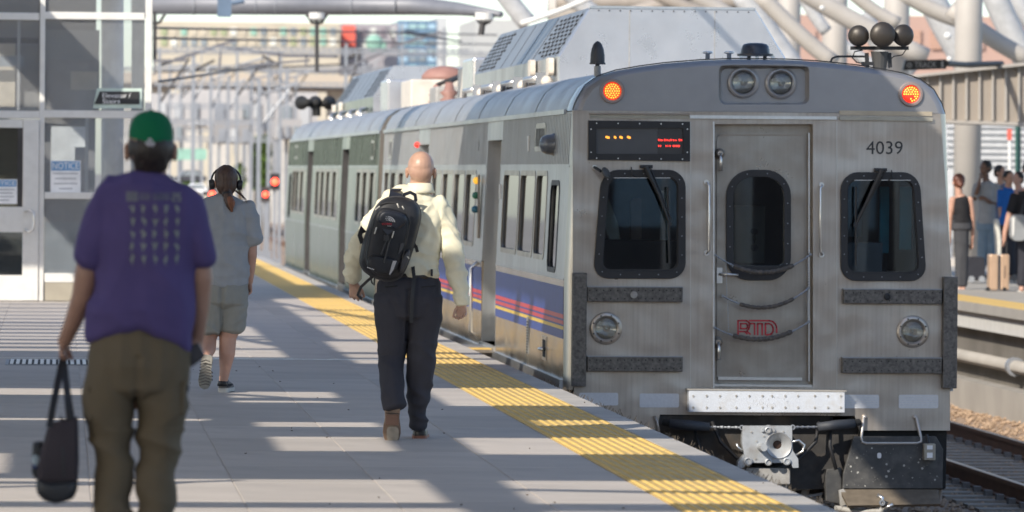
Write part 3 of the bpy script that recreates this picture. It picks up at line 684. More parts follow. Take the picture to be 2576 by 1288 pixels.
# trees and parked vehicles far off
leaf=M('leaves',(.10,.16,.035),.7,0,.5,1.5); trunkM=M('bark',(.10,.075,.05),.9)
def tree(x,ytop,ybot,wpx,Y,label):
    a=T(x,ytop,Y); r=wpx/2*Y/F; base=Vector((a.x,Y,-1.75)); t=empty('tree',base,label,'tree')
    zc=T(x,ybot,Y).z
    MB().tube([base,base+Vector((.1,0,(zc+1.75)*.6)),(a.x,Y,a.z-r*.4)],[.22,.16,.05],8).build('trunk',trunkM,t)
    mb=MB()
    for i in range(420):
        z=zc+(a.z-zc)*R_.random(); q=math.sin(math.pi*min(1,max(.08,(z-zc)/(a.z-zc+.01))))**.5*r*(.6+.5*noise.noise(Vector((x,z*.7,i*.02))))
        an=R_.random()*6.28; rr_=q*math.sqrt(R_.random())*1.2; c=Vector((a.x+math.cos(an)*rr_,Y+math.sin(an)*rr_,z)); s=.12+.14*R_.random()
        d=Vector((R_.uniform(-1,1),R_.uniform(-1,1),R_.uniform(-1,1))).normalized(); e=d.orthogonal().normalized(); g_=d.cross(e)
        mb.add([c-e*s-g_*s*.6,c+e*s-g_*s*.6,c+e*s*.8+g_*s*.6,c-e*s*.8+g_*s*.6],[(0,1,2,3)])
    mb.build('crown',leaf,t)
tree(668,345,470,20,230,'tall narrow green tree left of the second train car')
tree(643,352,470,13,240,'thin green tree glimpsed between yard masts')
tree(600,420,470,34,250,'low green shrub tree above the woman with headphones')
tree(480,440,474,60,300,'low green tree beyond the yard right of the green cap')
bs=empty('teal_board',T(478,390,190),'mint green sign board in the yard right of the green cap','board')
MB().plate(rr(438,374,520,402,6),[],lambda u,v:T(u,v,190),(0,.1,0)).build('panel',mint,bs)
for x in (450,508): MB().box((T(x,400,190).x-.05,190.02,-1.74),(T(x,400,190).x+.05,190.08,T(x,401,190).z)).build('leg',galv,bs)
def car(x0,x1,y0,y1,Y,mat,label):
    c=empty('parked_car',T((x0+x1)/2,y1,Y),label,'car')
    a=T(x0,y1,Y); b=T(x1,y0,Y); L=b.x-a.x; H=b.z-a.z; z=a.z
    f=lambda u,v:(a.x+u*L,Y,z+v*H)
    MB().plate([(0,.2),(.02,.5),(.2,.56),(.34,.97),(.72,1),(.9,.6),(1,.52),(1,.2)],[],f,(0,1.8,0)).build('body',mat,c)
    MB().plate([(.25,.58),(.37,.9),(.70,.93),(.83,.6)],[],lambda u,v:(a.x+u*L,Y-.02,z+v*H),(0,.03,0)).build('window',winD,c)
    for u in (.2,.8): MB().cyl((a.x+u*L,Y-.03,z+.2*H),(a.x+u*L,Y+.2,z+.2*H),.2*H).build('wheel',rubber,c)
dk=M('car dark',(.05,.05,.06),.3); wt=M('car white',(.75,.75,.76),.3)
car(438,520,428,462,200,dk,'dark parked car in the yard right of the green cap')
car(458,530,462,492,170,wt,'white parked car beside the woman with headphones')
car(380,450,440,470,210,pg,'pale grey parked car in the yard behind the green cap')

# ---------------------------------------------------------------- added behind the camera, out of view, for the cab glass to mirror
hd=empty('station_house',(10,-75,0),'unseen dark brick station house added behind the camera for the cab glass to mirror','building')
MB().box((-30,-90,-1.74),(50,-75,12)).build('wall',M('station brick',(.16,.105,.08),.85,0,.15,2),hd)
for i in range(12):
    x=-22+i*5.6
    MB().plate([(x,0),(x+2.6,0),(x+2.6,4)]+[(x+1.3+1.3*math.cos(rad(a)),4+1.3*math.sin(rad(a))) for a in range(20,180,20)]+[(x,4)],[],lambda u,v:(u,-74.9,v),(0,-.2,0)).build('window',M('arch window',(.45,.5,.5),.2) if 'arch window' not in MATS else MATS['arch window'],hd)
wl_=MB().box((4.2,-15.4,-1.74),(12,-15,-.25)).build('end_wall',concL,label='unseen pale concrete wall added behind the camera for the cab glass to mirror',cat='wall')
for k,(x,y,r,dx) in enumerate(((10.15,-11,.12,.35),(11.6,-13,.07,0),(13.0,-12,.16,0),(14.9,-10,.10,-.3),(16.1,-12,.22,0))):
    z0=-1.74 if x<12.1 else -.37
    c=MB().cyl((x,y,z0),(x-dx,y,5.2),r,n=20).build('mirrored_post',whiteS,smooth=True,label='unseen pale slanting post added behind the camera for reflections, '+ordn(k+1)+' from the platform',cat='post')

# ---------------------------------------------------------------- the train
YF=43.2; CX=5.83
ARC=[(-1.574,2.208),(-1.541,2.300),(-1.475,2.41),(-1.363,2.492),(-1.22,2.54),(-1.033,2.575),(-.815,2.607),(-.485,2.637),(-.24,2.648),(0,2.65)]
ARC=ARC+[(-x,z) for x,z in ARC[-2::-1]]
def hw(z): return 1.633 if z<.83 else 1.633+(1.572-1.633)*(z-.83)/(2.208-.83)
MATS_={}
def make_car(name, y_of, xs_of, side_m, label, detail):
    car=empty(name,(CX+xs_of(13),y_of(13),0),label,'train car','train cars at the platform')
    P=lambda t,x,z:(CX+x+xs_of(t),y_of(t),z)
    # roof shell in three stretches with seams
    ts=[.62,3.6,6.8,10,13.2,16.4,19.6,22.6,25.35]
    for a,b in zip(ts[:-1],ts[1:]):
        mb=MB()
        vs=[]; n=len(ARC)
        for t in (a+.006,b-.006): vs+=[P(t,x,z) for x,z in ARC]
        mb.add(vs,[(i,i+1,n+i+1,n+i) for i in range(n-1)]); mb.build('roof_panel',roofM,car,True)
    n=len(ARC)
    for t in ts[1:-1]:
        mb=MB(); vs=[P(t-.05,x*1.002,z+.006) for x,z in ARC]+[P(t+.05,x*1.002,z+.006) for x,z in ARC]
        mb.add(vs,[(i,i+1,n+i+1,n+i) for i in range(n-1)]); mb.build('roof_seam',roofM,car)
    mb=MB(); mb.add([P(25.34,x,z) for x,z in ARC]+[P(25.34,1.63,-.1),P(25.34,-1.63,-.1)],[tuple(range(n+2))]); mb.build('end_wall',steelD,car)
    wins=[(2.0,3.0),(3.15,4.62),(4.78,6.45),(9.8,11.1),(11.3,12.7),(12.9,14.4),(14.65,16.1),(20.7,21.95),(22.15,23.5),(23.7,24.85)]
    doors=[(6.95,8.55),(16.95,18.55)]
    segs=[(.085,6.9),(8.6,16.9),(18.6,25.33)]
    small=[(2.4,3.35,1.90,2.10),(23.6,24.2,1.86,2.08),(9.6,9.8,1.9,2.0)]
    for sgn in (-1,1):
        nm='left' if sgn<0 else 'right'
        def f(o): return lambda t,z:P(t,sgn*(hw(z)+o),z)
        dv=(-sgn*.035,0,0)
        for a,b in segs:
            inn=[w for w in wins if w[0]>a and w[1]<b]
            up=[]
            for w in inn: up.append(rr(w[0],.95,w[1],1.68,.07,4))
            if a<1: up.append(rr(.85,.86,1.62,1.60,.09,4))
            for s_ in small:
                if s_[0]>a and s_[1]<b: up.append(rr(s_[0],s_[2],s_[1],s_[3],.05,3))
            MB().plate([(a,.80),(b,.80),(b,2.2),(a,2.2)],up,f(0),dv).build('side_panel',side_m,car)
            MB().plate([(a,-.12),(b,-.12),(b,.797),(a,.797)],[],f(0),dv).build('lower_side_panel',sideL if detail else side_m,car)
            MB().plate([(a,.79),(b,.79),(b,.806),(a,.806)],[],f(.006),(-sgn*.01,0,0)).build('belt_seam',sideS,car)
            MB().plate([(a,1.735),(b,1.735),(b,1.75),(a,1.75)],[],f(.006),(-sgn*.01,0,0)).build('belt_seam',sideS,car)
            for (z0,z1,m_) in (() if not detail else ((.505,.735,blue),(.468,.504,red),(.452,.467,blue),(.420,.451,red),(.405,.419,blue),(.375,.404,yellowS),(.30,.374,blue))):
                MB().plate([(a+.02,z0),(b-.02,z0),(b-.02,z1),(a+.02,z1)],[],f(.003),(-sgn*.002,0,0)).build('stripe',m_,car)
            MB().plate([(a,-.12),(b,-.12),(b,-.04),(a,-.04)],[],f(.03),(-sgn*.03,0,0)).build('sill_rail',sideS,car)
            mb=MB(); t=a+.12
            while t<b-.1:
                mb.plate([(t,1.76),(t+.022,1.76),(t+.022,2.19),(t,2.19)],[],f(.006),(-sgn*.006,0,0)); t+=.14
            mb.build('side_ribbing',side_m,car)
        for a,b,c,d,r in [(w[0],.95,w[1],1.68,.07) for w in wins]+[(.85,.86,1.62,1.60,.09)]+[(s_[0],s_[2],s_[1],s_[3],.05) for s_ in small[:2]]:
            w_=MB().plate(rr(a+.01,b+.01,c-.01,d-.01,r,4),[],f(-.02),(-sgn*.008,0,0)).build('side_window',sideGl,car)
            e=.025
            MB().plate(rr(a-e,b-e,c+e,d+e,r+e,4),[rr(a+.02,b+.02,c-.02,d-.02,r,4)[::-1]],f(.005),(-sgn*.012,0,0)).build('frame',steelD if a!=.85 else rubber,w_)
            
        for a,b in doors:
            MB().plate([(a-.05,2.0),(b+.05,2.0),(b+.05,2.2),(a-.05,2.2)],[],f(0),dv).build('door_header',side_m,car)
            MB().plate([(a-.05,-.12),(b+.05,-.12),(b+.05,0.0),(a-.05,0.0)],[],f(.02),dv).build('door_sill',brightS,car)
            m=(a+b)/2
            for k,(p,q) in enumerate(((a-.04,m-.004),(m+.004,b+.04))):
                l=MB().plate([(p,.0),(q,.0),(q,2.02),(p,2.02)],[rr(p+.16,.85,q-.16,1.72,.08,4)],f(-.13),dv).build('side_door',sideS,car)
                MB().plate(rr(p+.16,.85,q-.16,1.72,.08,4),[],f(-.145),(-sgn*.008,0,0)).build('door_window',sideGl,l)
            for t in (a-.045,b+.02):
                MB().plate([(t,0),(t+.022,0),(t+.022,2.0),(t,2.0)],[],f(0),(-sgn*.16,0,0)).build('door_jamb',sideS if detail else darkS,car)  # second car's jambs coloured dark to paint the shadow in its door seams
            for t in ((b+.42,) if detail else ()):
                h=MB().tube([P(t,sgn*1.64,.03),P(t,sgn*1.71,.08),P(t,sgn*1.71,.72),P(t,sgn*1.64,.78)],.022,8).build('door_handrail',brightS,car,True)
        MB().plate([(.4,.86),(25.2,.86),(25.2,2.15),(.4,2.15)],[],f(-.24),(-sgn*.01,0,0)).build('dark_backing',M('dark backing',(.05,.052,.058),.8) if 'dark backing' not in MATS else MATS['dark backing'],car)  # added dark sheet behind the side windows, standing in for the shaded interior
        # gutter
        MB().plate([(.62,2.185),(25.34,2.185),(25.34,2.225),(.62,2.225)],[],f(.022),(-sgn*.03,0,0)).build('gutter',roofM if False else sideS,car)
    # roof hood (air conditioning)
    sec=[(-1.1,2.5),(-1.1,2.80),(-.815,3.25),(-.79,3.27),(.79,3.27),(.815,3.25),(1.1,2.80),(1.1,2.5)]
    def hood(a,b):
        h=MB(); vs=[P(a,x,z) for x,z in sec]+[P(b,x,z) for x,z in sec]; n=len(sec)
        rs=[(i,i+1,n+i+1,n+i) for i in range(n-1)]
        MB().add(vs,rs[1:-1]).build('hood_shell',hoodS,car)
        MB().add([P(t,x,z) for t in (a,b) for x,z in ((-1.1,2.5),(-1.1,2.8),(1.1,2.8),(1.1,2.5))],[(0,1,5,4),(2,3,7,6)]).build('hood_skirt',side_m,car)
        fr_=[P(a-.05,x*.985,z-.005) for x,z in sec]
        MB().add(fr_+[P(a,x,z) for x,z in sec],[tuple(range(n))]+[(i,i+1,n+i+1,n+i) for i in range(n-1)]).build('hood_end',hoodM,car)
        for xx in (-.42,.40): MB().add([P(a-.053,xx,2.52),P(a-.053,xx+.008,2.52),P(a-.053,xx+.008,3.25),P(a-.053,xx,3.25)],[(0,1,2,3)]).build('hood_seam',greyC,car)
        bb_=MB()
        for i in range(15):
            for zz in (3.235,2.62): bb_.box(P(a-.056,-.72+i*.103,zz),P(a-.051,-.708+i*.103,zz+.012))
        bb_.build('rivets',darkS,car)
        MB().plate([(-.80,3.262),(.80,3.262),(.80,3.285),(-.80,3.285)],[],lambda u,v:P(a-.06,u,v),(0,.05,0)).build('hood_lip',brightS,car)
        MB().add([P(b+.02,x,z) for x,z in sec],[tuple(range(n))]).build('hood_end',hoodM,car)
        slope=lambda o:(lambda t,k:P(t,-1.1-o+(.285)*k,2.8+.45*k))
        for (c0,c1,nx) in ((a+.15,a+2.55,6),(b-2.5,b-.1,6)):
            mb=MB()
            for i in range(nx):
                for j in range(9):
                    if c0<a+1 and j<i-4 : continue
                    t=c0+(c1-c0)*i/nx+ (j%2)*.18; k=.07+j*.10
                    mb.plate([(t,k),(t+.20,k),(t+.20,k+.05),(t,k+.05)],[],slope(.006),(.004,0,0))
            mb.build('hood_grille',blackM,car)
        t=a+.3
        while t<b:
            MB().plate([(t,.02),(t+.02,.02),(t+.02,.98),(t,.98)],[],slope(.004),(.003,0,0)).build('hood_seam',darkS,car); t+=1.25
        for i in range(15):
            t=a+.2+i*(b-a-.3)/15
            k=i%4
            if k==0: MB().lathe(P(t,-1.16,2.56),(-1,-1,0),[(0,.05),(.05,.06),(.09,.03)],10).build('pipe_fitting',M('cream fitting',(.62,.56,.48),.5) if 'cream fitting' not in MATS else MATS['cream fitting'],car,True)
            elif k==1: MB().box(P(t,-1.22,2.50),P(t+.12,-1.12,2.66)).build('mount_bracket',galv,car)
            elif k==2: MB().tube([P(t,-1.15,2.62),P(t+.2,-1.26,2.60),P(t+.3,-1.25,2.46)],.03,8).build('pipe_elbow',brightS,car,True)
            else: MB().box(P(t,-1.18,2.52),P(t+.3,-1.105,2.58)).build('cable_tray',darkS,car)
        for t,zz in ((a+.15,2.70),(a+2.1,2.72)):
            MB().plate(rr(0,0,.3,.17,.05,3),[],lambda u,v:P(t+u,-1.17,zz-.08+v),(.05,0,0)).build('lifting_lug',MATS['cream fitting'] if 'cream fitting' in MATS else galv,car)
    hood(6.4,16.4)
    crm=MATS['cream fitting'] if 'cream fitting' in MATS else galv
    for (t0,t1,x0,x1,z1,m_) in ((17.3,18.9,-1.05,-.2,3.02,hoodM),(19.6,21.6,-.9,.3,2.98,crm),(22.4,23.6,-.7,.7,2.85,greyC)):
        MB().box(P(t0,x0,2.5),P(t1,x1,z1)).build('roof_equipment_box',m_,car,bevel=.03)
    MB().lathe(P(20.0,-.3,3.0),(0,0,1),[(0,.34),(.07,.33),(.15,.25),(.2,.08)],20).build('roof_blower',M('faded red cover',(.30,.16,.13),.6) if 'faded red cover' not in MATS else MATS['faded red cover'],car,True)
    for t in (18.2,21.9,24.0):
        MB().lathe(P(t,-.55,2.5),(0,0,1),[(0,.07),(.06,.13),(.10,.07),(.16,.13),(.20,.07),(.26,.13),(.30,.07),(.40,.05)],14).build('insulator',MATS['faded red cover'],car,True)
    MB().tube([P(21.9,-.55,2.9),P(22.9,-.1,3.10),P(24.0,-.55,2.9)],.03,8).build('roof_cable',darkS,car)
    MB().box(P(.1,-1.6,-.95),P(25.2,1.6,-.13)).build('underframe',under,car)
    for t in (3.3,5.6,20,22.3):
        for sx in (-.72,.72):
            MB().cyl(P(t,sx-.07,-.80),P(t,sx+.07,-.80),.42,n=24).build('wheel',under,car,True)
    return car,P
car1,P1=make_car('train_car',lambda t:YF+t,lambda t:0,sideS,'stainless steel train car 4039 with its flat cab front facing the camera',True)
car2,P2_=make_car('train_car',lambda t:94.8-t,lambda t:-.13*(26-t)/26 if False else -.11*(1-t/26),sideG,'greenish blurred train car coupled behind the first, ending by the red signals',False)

def Fm(x,y): p=T(x,y,YF); return p.x,p.z
def fp(outer,holes=(),y=0.,d=.02,mb=None):
    """plate on the cab front; y = metres in front of it"""
    def f(u,v):
        X,Z=Fm(u,v); return (X,YF-y,Z)
    return (mb or MB()).plate(outer,[list(h)[::-1] for h in holes],f,(0,d,0))
def at(x,y,o=0.): X,Z=Fm(x,y); return Vector((X,YF-o,Z))
# windows, slanted outer edges
def slant(pts,x_in,x_out,ytop,ybot,shift):
    out=[]
    for (x,y) in pts:
        k=(x-x_in)/(x_out-x_in); k=max(0,min(1,k)); s_=shift*(1-(y-ytop)/(ybot-ytop)); out.append((x+k*s_,y))
    return out
LW_o=slant(rr(1491,427,1724,701,[46,44,40,40]),1700,1491,427,701,22); LW_g=slant(rr(1513,446,1705,680,[26,26,22,22]),1700,1513,446,680,18)
DW_o=rr(1830,427,1993,706,[66,66,58,58],8); DW_g=rr(1848,445,1976,669,[50,50,16,16],8)
RW_o=slant(rr(2114,433,2330,707,[46,46,40,40]),2130,2330,433,707,-18); RW_g=slant(rr(2131,452,2312,686,[24,26,22,22]),2140,2312,452,686,-16)
dx0,dx1,dy0,dy1=1797,2045,312,974
E=20
outer=[(1441,277.8),(2366,285.9),(2394,690),(2394,976),(2390,978),(2390,1083),(2163,1083),(2150,1046),(1660,1043),(1652,1083),(1444,1083),(1444,976),(1441,974),(1441,690)]
fp(outer,[LW_g,RW_g,rr(dx0,dy0,dx1,dy1,2,1)],0,.05).build('cab_front',steel,car1)
# rounded corners
for s_ in (-1,1):
    mb=MB(); zs=[-.12,.2,.5,.83,1.2,1.6,2.0,2.208]; r=.075; b=0
    for z in zs:
        for k in range(7):
            a=rad(90*k/6); w=hw(z); mb.v.append(Vector((CX+s_*(w-r+r*math.sin(a)),YF+r-r*math.cos(a),z)))
    for i in range(len(zs)-1):
        for k in range(6): mb.f.append((i*7+k,i*7+k+1,(i+1)*7+k+1,(i+1)*7+k))
    mb.build('corner_post',M('corner steel',(.52,.50,.46),.33,.85,.06,20,(1,1,.04),dirt=(.34,.30,.25),dsc=2,damt=.35) if s_<0 else MATS['corner steel'],car1,True)
# silver cap over the face
n=len(ARC)
def ring(k,y,dz): return [(CX+x*k,YF+y,2.208+(z-2.208)*(1-dz)+0) for x,z in ARC]
mb=MB(); rings=[ring(.955,0,.11),ring(.978,.012,.055),ring(.992,.04,.02),ring(1.0,.09,0),ring(1.0,.615,0)]
vs=[p for r in rings for p in r]
mb.add(vs,[(k*n+i,k*n+i+1,(k+1)*n+i+1,(k+1)*n+i) for k in range(4) for i in range(n-1)]); mb.build('roof_cap',capM,car1,True)
capo=[(p[0],p[2]) for p in rings[0]]
rec=[Fm(*q) for q in rr(1808,162,2036,263,18,5)]
MB().plate(capo,[rec[::-1]],lambda u,v:(u,YF,v),(0,.03,0)).build('cap_front',capM,car1)
MB().plate([(p[0],p[2]+.004) for p in rings[3]]+[(p[0],p[2]+.014) for p in rings[3][::-1]],[],lambda u,v:(u,YF+.085,v),(0,.02,0)).build('cap_seal',black,car1)
recb=[Fm(*q) for q in rr(1818,172,2030,258,14,5)]
MB().add([(u,YF+.001,v) for u,v in rec]+[(u,YF+.10,v) for u,v in recb],[(i,(i+1)%len(rec),len(rec)+(i+1)%len(rec),len(rec)+i) for i in range(len(rec))]+[tuple(range(len(rec),2*len(rec)))]).build('lamp_recess',capM,car1,True,angle=30)
ct=empty('x',(0,0,0),None,None); bpy.data.objects.remove(ct)
def roundlamp(cx,cy,ro,ri,name,off,inner,bolts=0):
    mpx=1/303.
    o=MB().lathe(at(cx,cy,off),(0,-1,0),[(-.02,ro*mpx),(.018,ro*mpx),(.026,(ro-3)*mpx),(.026,(ri+5)*mpx),(.014,(ri+1)*mpx),(-.02,ri*mpx)],32,0).build(name,capM if off<0 else steel,car1,True,angle=40)
    MB().lathe(at(cx,cy,off),(0,-1,0),[(-.045,ri*mpx*.35),(-.02,ri*mpx*.8),(.004,ri*mpx)],28,1).build('reflector',inner,o,True)
    MB().sphere(at(cx,cy,off-.004),ri*mpx*.16,12,8,(1,.7,1)).build('bulb',lens,o,True)
    MB().lathe(at(cx,cy,off+.004),(0,-1,0),[(0,ri*mpx),(.008,ri*mpx*.9),(.014,ri*mpx*.5),(.016,.001)],28).build('lens',lampG,o,True)
    if bolts:
        mb=MB()
        for k in range(bolts):
            a=2*math.pi*(k+.5)/bolts; mb.cyl(at(cx+math.cos(a)*(ro+ri)/2,cy+math.sin(a)*(ro+ri)/2,off+.024),at(cx+math.cos(a)*(ro+ri)/2,cy+math.sin(a)*(ro+ri)/2,off+.032),.007,n=8)
        mb.build('bolts',black,o)
    return o
roundlamp(1873,207,40,28,'headlight',-.09,lampIn); roundlamp(1968,209,40,28,'headlight',-.09,lampIn)
roundlamp(1524,826,41,27,'headlight',.0,lampIn,8); roundlamp(2296,834,41,27,'headlight',.0,lampIn,8)
for (cx,cy,cut) in ((1540,229,0),(2291,237,1)):
    o=MB().lathe(at(cx,cy,0),(0,-1,0),[(-.02,.104),(.018,.104),(.024,.098),(.024,.080),(.012,.072),(-.02,.070)],32).build('marker_light',M('lamp ring',(.30,.24,.22),.45,.4) if cut==0 else MATS['lamp ring'],car1,True,angle=40)
    MB().lathe(at(cx,cy,.0),(0,-1,0),[(0,.071),(.008,.069),(.012,.04),(.013,.001)],28).build('red_lens',ledR,o,True)
    mb=MB(); pts=[(0,0)]+[(6.2*math.cos(k*math.pi/3),6.2*math.sin(k*math.pi/3)) for k in range(6)]+[(11.8*math.cos(k*math.pi/6),11.8*math.sin(k*math.pi/6)) for k in range(12)]+[(17.3*math.cos(k*math.pi/9),17.3*math.sin(k*math.pi/9)) for k in range(18)]
    for (a,b) in pts:
        if cut and a<6 and b>1.5 and not(-1<a<6 and b>11): continue
        p=at(cx+a,cy+b,.013); mb.sphere(p,.0068,8,5,(1,.5,1))
    mb.build('led_cluster',ledO,o,True)
# gutters
fp([(1484,283),(1734,285),(1734,289),(1484,287)],(),.03,.03).build('gutter_strip',beamT,car1); fp([(1484,289),(1734,291),(1734,299),(1484,297)],(),.012,.012).build('gutter_strip',concL if False else M('khaki strip',(.36,.34,.28),.5,.3),car1)
fp([(1735,290),(2104,293),(2104,301),(1735,298)],(),.02,.02).build('gutter_strip',brightS,car1)
fp([(2111,278),(2345,281),(2345,292),(2111,289)],(),.012,.012).build('gutter_strip',M('tan strip',(.42,.36,.27),.5,.3),car1); fp([(2111,293),(2345,296),(2345,305),(2111,302)],(),.03,.03).build('gutter_strip',MATS['khaki strip'],car1)
for x in (1736,2104): fp([(x,306),(x+2.2,306),(x+2.2,1040),(x,1040)],(),.003,.002).build('panel_seam',MATS['corner steel'],car1)
# destination sign
ds=fp([(1480,303),(1735,306),(1735,406),(1479,402)],[rr(1499,322,1718,387,3,2)],.03,.03).build('destination_sign',rubber,car1)
fp(rr(1496,319,1720,390,2,2),(),.004,.003).build('display',dispM,ds); fp([(1654,321),(1717,322),(1717,388),(1654,387)],(),.007,.002).build('display_block',dispD,ds)
mb=MB()
for (x,w) in ((1525,8),(1546,4),(1560,6),(1579,7)):
    for (ox,oy) in ((0,0),(w*.55,1.5)): fp(rr(x+ox-2,342+oy,x+ox+w*.5,347.5+oy,1,2),(),.009,.001,mb)
mb.build('amber_lettering',ledA,ds)
mb=MB(); cols=[1655,1660,1664,1670,1676,1681,1686,1692,1698,1707,1712]
for i,x in enumerate(cols):
    fp([(x,349.5+(i%3)),(x+3.4,349.5+(i%3)),(x+3.8,354.5+(i%2)),(x+.6,354.5)],(),.010,.001,mb)
for x,w in ((1655,3),(1660,3),(1674,2.5),(1679,2),(1684,3),(1692,6),(1699,6),(1705,5)): fp([(x,365),(x+w,365),(x+w-.4,369.5),(x+.4,369.5)],(),.010,.001,mb)
mb.build('red_lettering',ledS,ds)
mb=MB()
for x in (1500,1554,1608,1662,1716):
    for y in (310,398): mb.cyl(at(x,y+(x-1500)*.01,.03),at(x,y+(x-1500)*.01,.035),.006,n=8)
for y in (325,383):
    for x in (1486,1728): mb.cyl(at(x,y,.03),at(x,y,.035),.006,n=8)
mb.build('rivets',brightS,ds)
# windows
def boltring(loop,n,par,mat=galv,off=.03,r=.0052):
    L=[]; k=len(loop); tot=sum(math.dist(loop[i],loop[(i+1)%k]) for i in range(k)); mb=MB(); d=0; nxt=tot/n/2
    for i in range(k):
        a=loop[i]; b=loop[(i+1)%k]; s_=math.dist(a,b)
        while nxt<=d+s_ and s_>0:
            u=(nxt-d)/s_; p=(a[0]+(b[0]-a[0])*u,a[1]+(b[1]-a[1])*u); mb.cyl(at(p[0],p[1],off),at(p[0],p[1],off+.005),r,n=8); nxt+=tot/n
        d+=s_
    mb.build('rivets',mat,par)
def mid(a,b): return [((p[0]+q[0])/2,(p[1]+q[1])/2) for p,q in zip(a,b)]
for nm,o_,g_ in (('windscreen',LW_o,LW_g),('windscreen',RW_o,RW_g)):
    g=fp(g_,(),-.012,.008).build(nm,cabG,car1)
    fp(o_,[g_],.03,.045).build('window_gasket',rubber,g,bevel=.008)
    k=[((x-sum(p[0] for p in g_)/len(g_))*1.0+sum(p[0] for p in g_)/len(g_),y) for x,y in g_]
    c=(sum(p[0] for p in g_)/len(g_),sum(p[1] for p in g_)/len(g_))
    inn=[(c[0]+(x-c[0])*.975,c[1]+(y-c[1])*.98) for x,y in g_]
    fp(g_,[inn],.004,.012).build('trim',brightS if False else darkS,g)
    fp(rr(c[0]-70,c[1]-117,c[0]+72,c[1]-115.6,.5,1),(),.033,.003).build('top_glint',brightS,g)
    boltring(mid(o_,g_),18,g)
# door
dr1=fp(rr(1807,334,2026,969,20,5),[DW_g],-.10,.03).build('cab_door',steelD,car1)
fp([(dx0,dy0),(dx1,dy0),(dx1,dy1),(dx0,dy1)],[rr(1809,336,2024,967,19,5)],-.12,.03).build('door_frame',steelD,car1)
mb=MB()
for (a,b) in (((dx0,dy0),(dx1,dy0)),((dx1,dy0),(dx1,dy1)),((dx1,dy1),(dx0,dy1)),((dx0,dy1),(dx0,dy0))):
    A=at(*a); B=at(*b); q=Vector((0,.13,0)); mb.add([A,B,B+q,A+q],[(0,1,2,3)])
mb.build('door_reveal',steelD,car1)
fp([(1793,306),(1797,306),(1797,978),(1793,978)],(),.012,.02).build('door_edge_strip',brightS,car1)
fp([(2036,334),(2039,334),(2039,960),(2036,960)],(),-.05,.02).build('door_edge_strip',brightS,car1)
fp(rr(1812,338,2021,341,1,1),(),-.095,.01).build('door_bead',beamT,car1)
fp([(1809,949),(2020,951),(2020,958),(1809,956)],(),-.05,.04).build('door_sill_bar',brightS,car1)
fp([(1795,966),(2043,968),(2043,974),(1795,972)],(),.01,.1).build('threshold',brightS,car1)
g=fp(DW_g,(),-.115,.008).build('door_glass',cabG,dr1); fp(DW_o,[DW_g],-.07,.03).build('window_gasket',rubber,dr1,bevel=.008)
boltring(mid(DW_o,DW_g),14,dr1,off=-.07)
for (x,y) in ((1813,386),(1808,861)):
    h=MB().lathe(at(x,y,-.09),(0,-1,0),[(0,.045),(.02,.043),(.05,.025),(.06,.022)],20).build('door_handle',steel,car1,True,angle=40)
    MB().tube([at(x,y,-.035),at(x+1,y+14,-.01),at(x,y+44,-.015)],[.012,.014,.017],10).build('lever',brightS,h,True)
lt=fp([(1806,674),(1820,674),(1820,713),(1806,713)],(),-.07,.03).build('latch_plate',brightS,car1)
MB().tube([at(1812,690,-.05),at(1830,690,-.02),at(1858,692,-.02)],.011,8).build('latch_lever',brightS,lt,True)
for (x,y0,y1) in ((1782,459,637),(2061,465,641)):
    s_=-1 if x<1900 else 1
    h=MB().tube([at(x-s_*-5,y0,0),at(x-s_*-5,y0+2,.05),at(x,y0+8,.06),at(x,y1-8,.06),at(x-s_*-5,y1-1,.05),at(x-s_*-5,y1,0)],.0095,8).build('grab_handle',brightS,car1,True)
    for y in (y0,y1): MB().cyl(at(x+s_*5,y,0),at(x+s_*5,y,.02),.022,n=12).build('mount',brightS,h)
# safety chains
def sag(a,b,drop,k=17,o=.03):
    pts=[]
    for i in range(k):
        u=i/(k-1); pts.append(at(a[0]+(b[0]-a[0])*u,a[1]+(b[1]-a[1])*u+drop*4*u*(1-u),o+.05*math.sin(math.pi*u)))
    return pts
for (a,b,dr_,th) in (((1799,642),(2038,640),44,.017),((1818,745),(2034,724),38,.014),((1797,824),(2034,809),36,.017)):
    pts=sag(a,b,dr_); c=MB().tube(pts[3:14],th,8).build('safety_chain',rustB,car1,True)
    mb=MB()
    for seg in (pts[:4],pts[13:]):
        for i in range(len(seg)-1):
            for u in (.0,.33,.66):
                p=seg[i].lerp(seg[i+1],u); q=seg[i].lerp(seg[i+1],u+.3); mb.tube([p,q],.010 if u==.33 else .007,6)
    mb.build('chain_links',galv,c)
    MB().tube([pts[0]+Vector((0,.07,0)),pts[0]],.012,8).build('eye',galv,c); MB().tube([pts[-1]+Vector((0,.07,0)),pts[-1]],.012,8).build('eye',galv,c)
    mb=MB()
    for i in range(3,13):
        p=pts[i].lerp(pts[i+1],.5); mb.lathe(p,(pts[i+1]-pts[i]),[(-.02,th),(-.01,th*1.22),(.01,th*1.22),(.02,th)],8)
    mb.build('sleeve_ribs',rustB,c)
for (x,y0,y1) in ((1825,662,746),(1829,750,828),(2031,650,722),(2029,728,808)):
    mb=MB(); y=y0
    while y<y1: mb.tube([at(x+(y-y0)*.03,y,.03),at(x+(y-y0)*.03,y+5,.03)],.005,5); y+=7
    mb.build('hanging_chain',galv,car1)
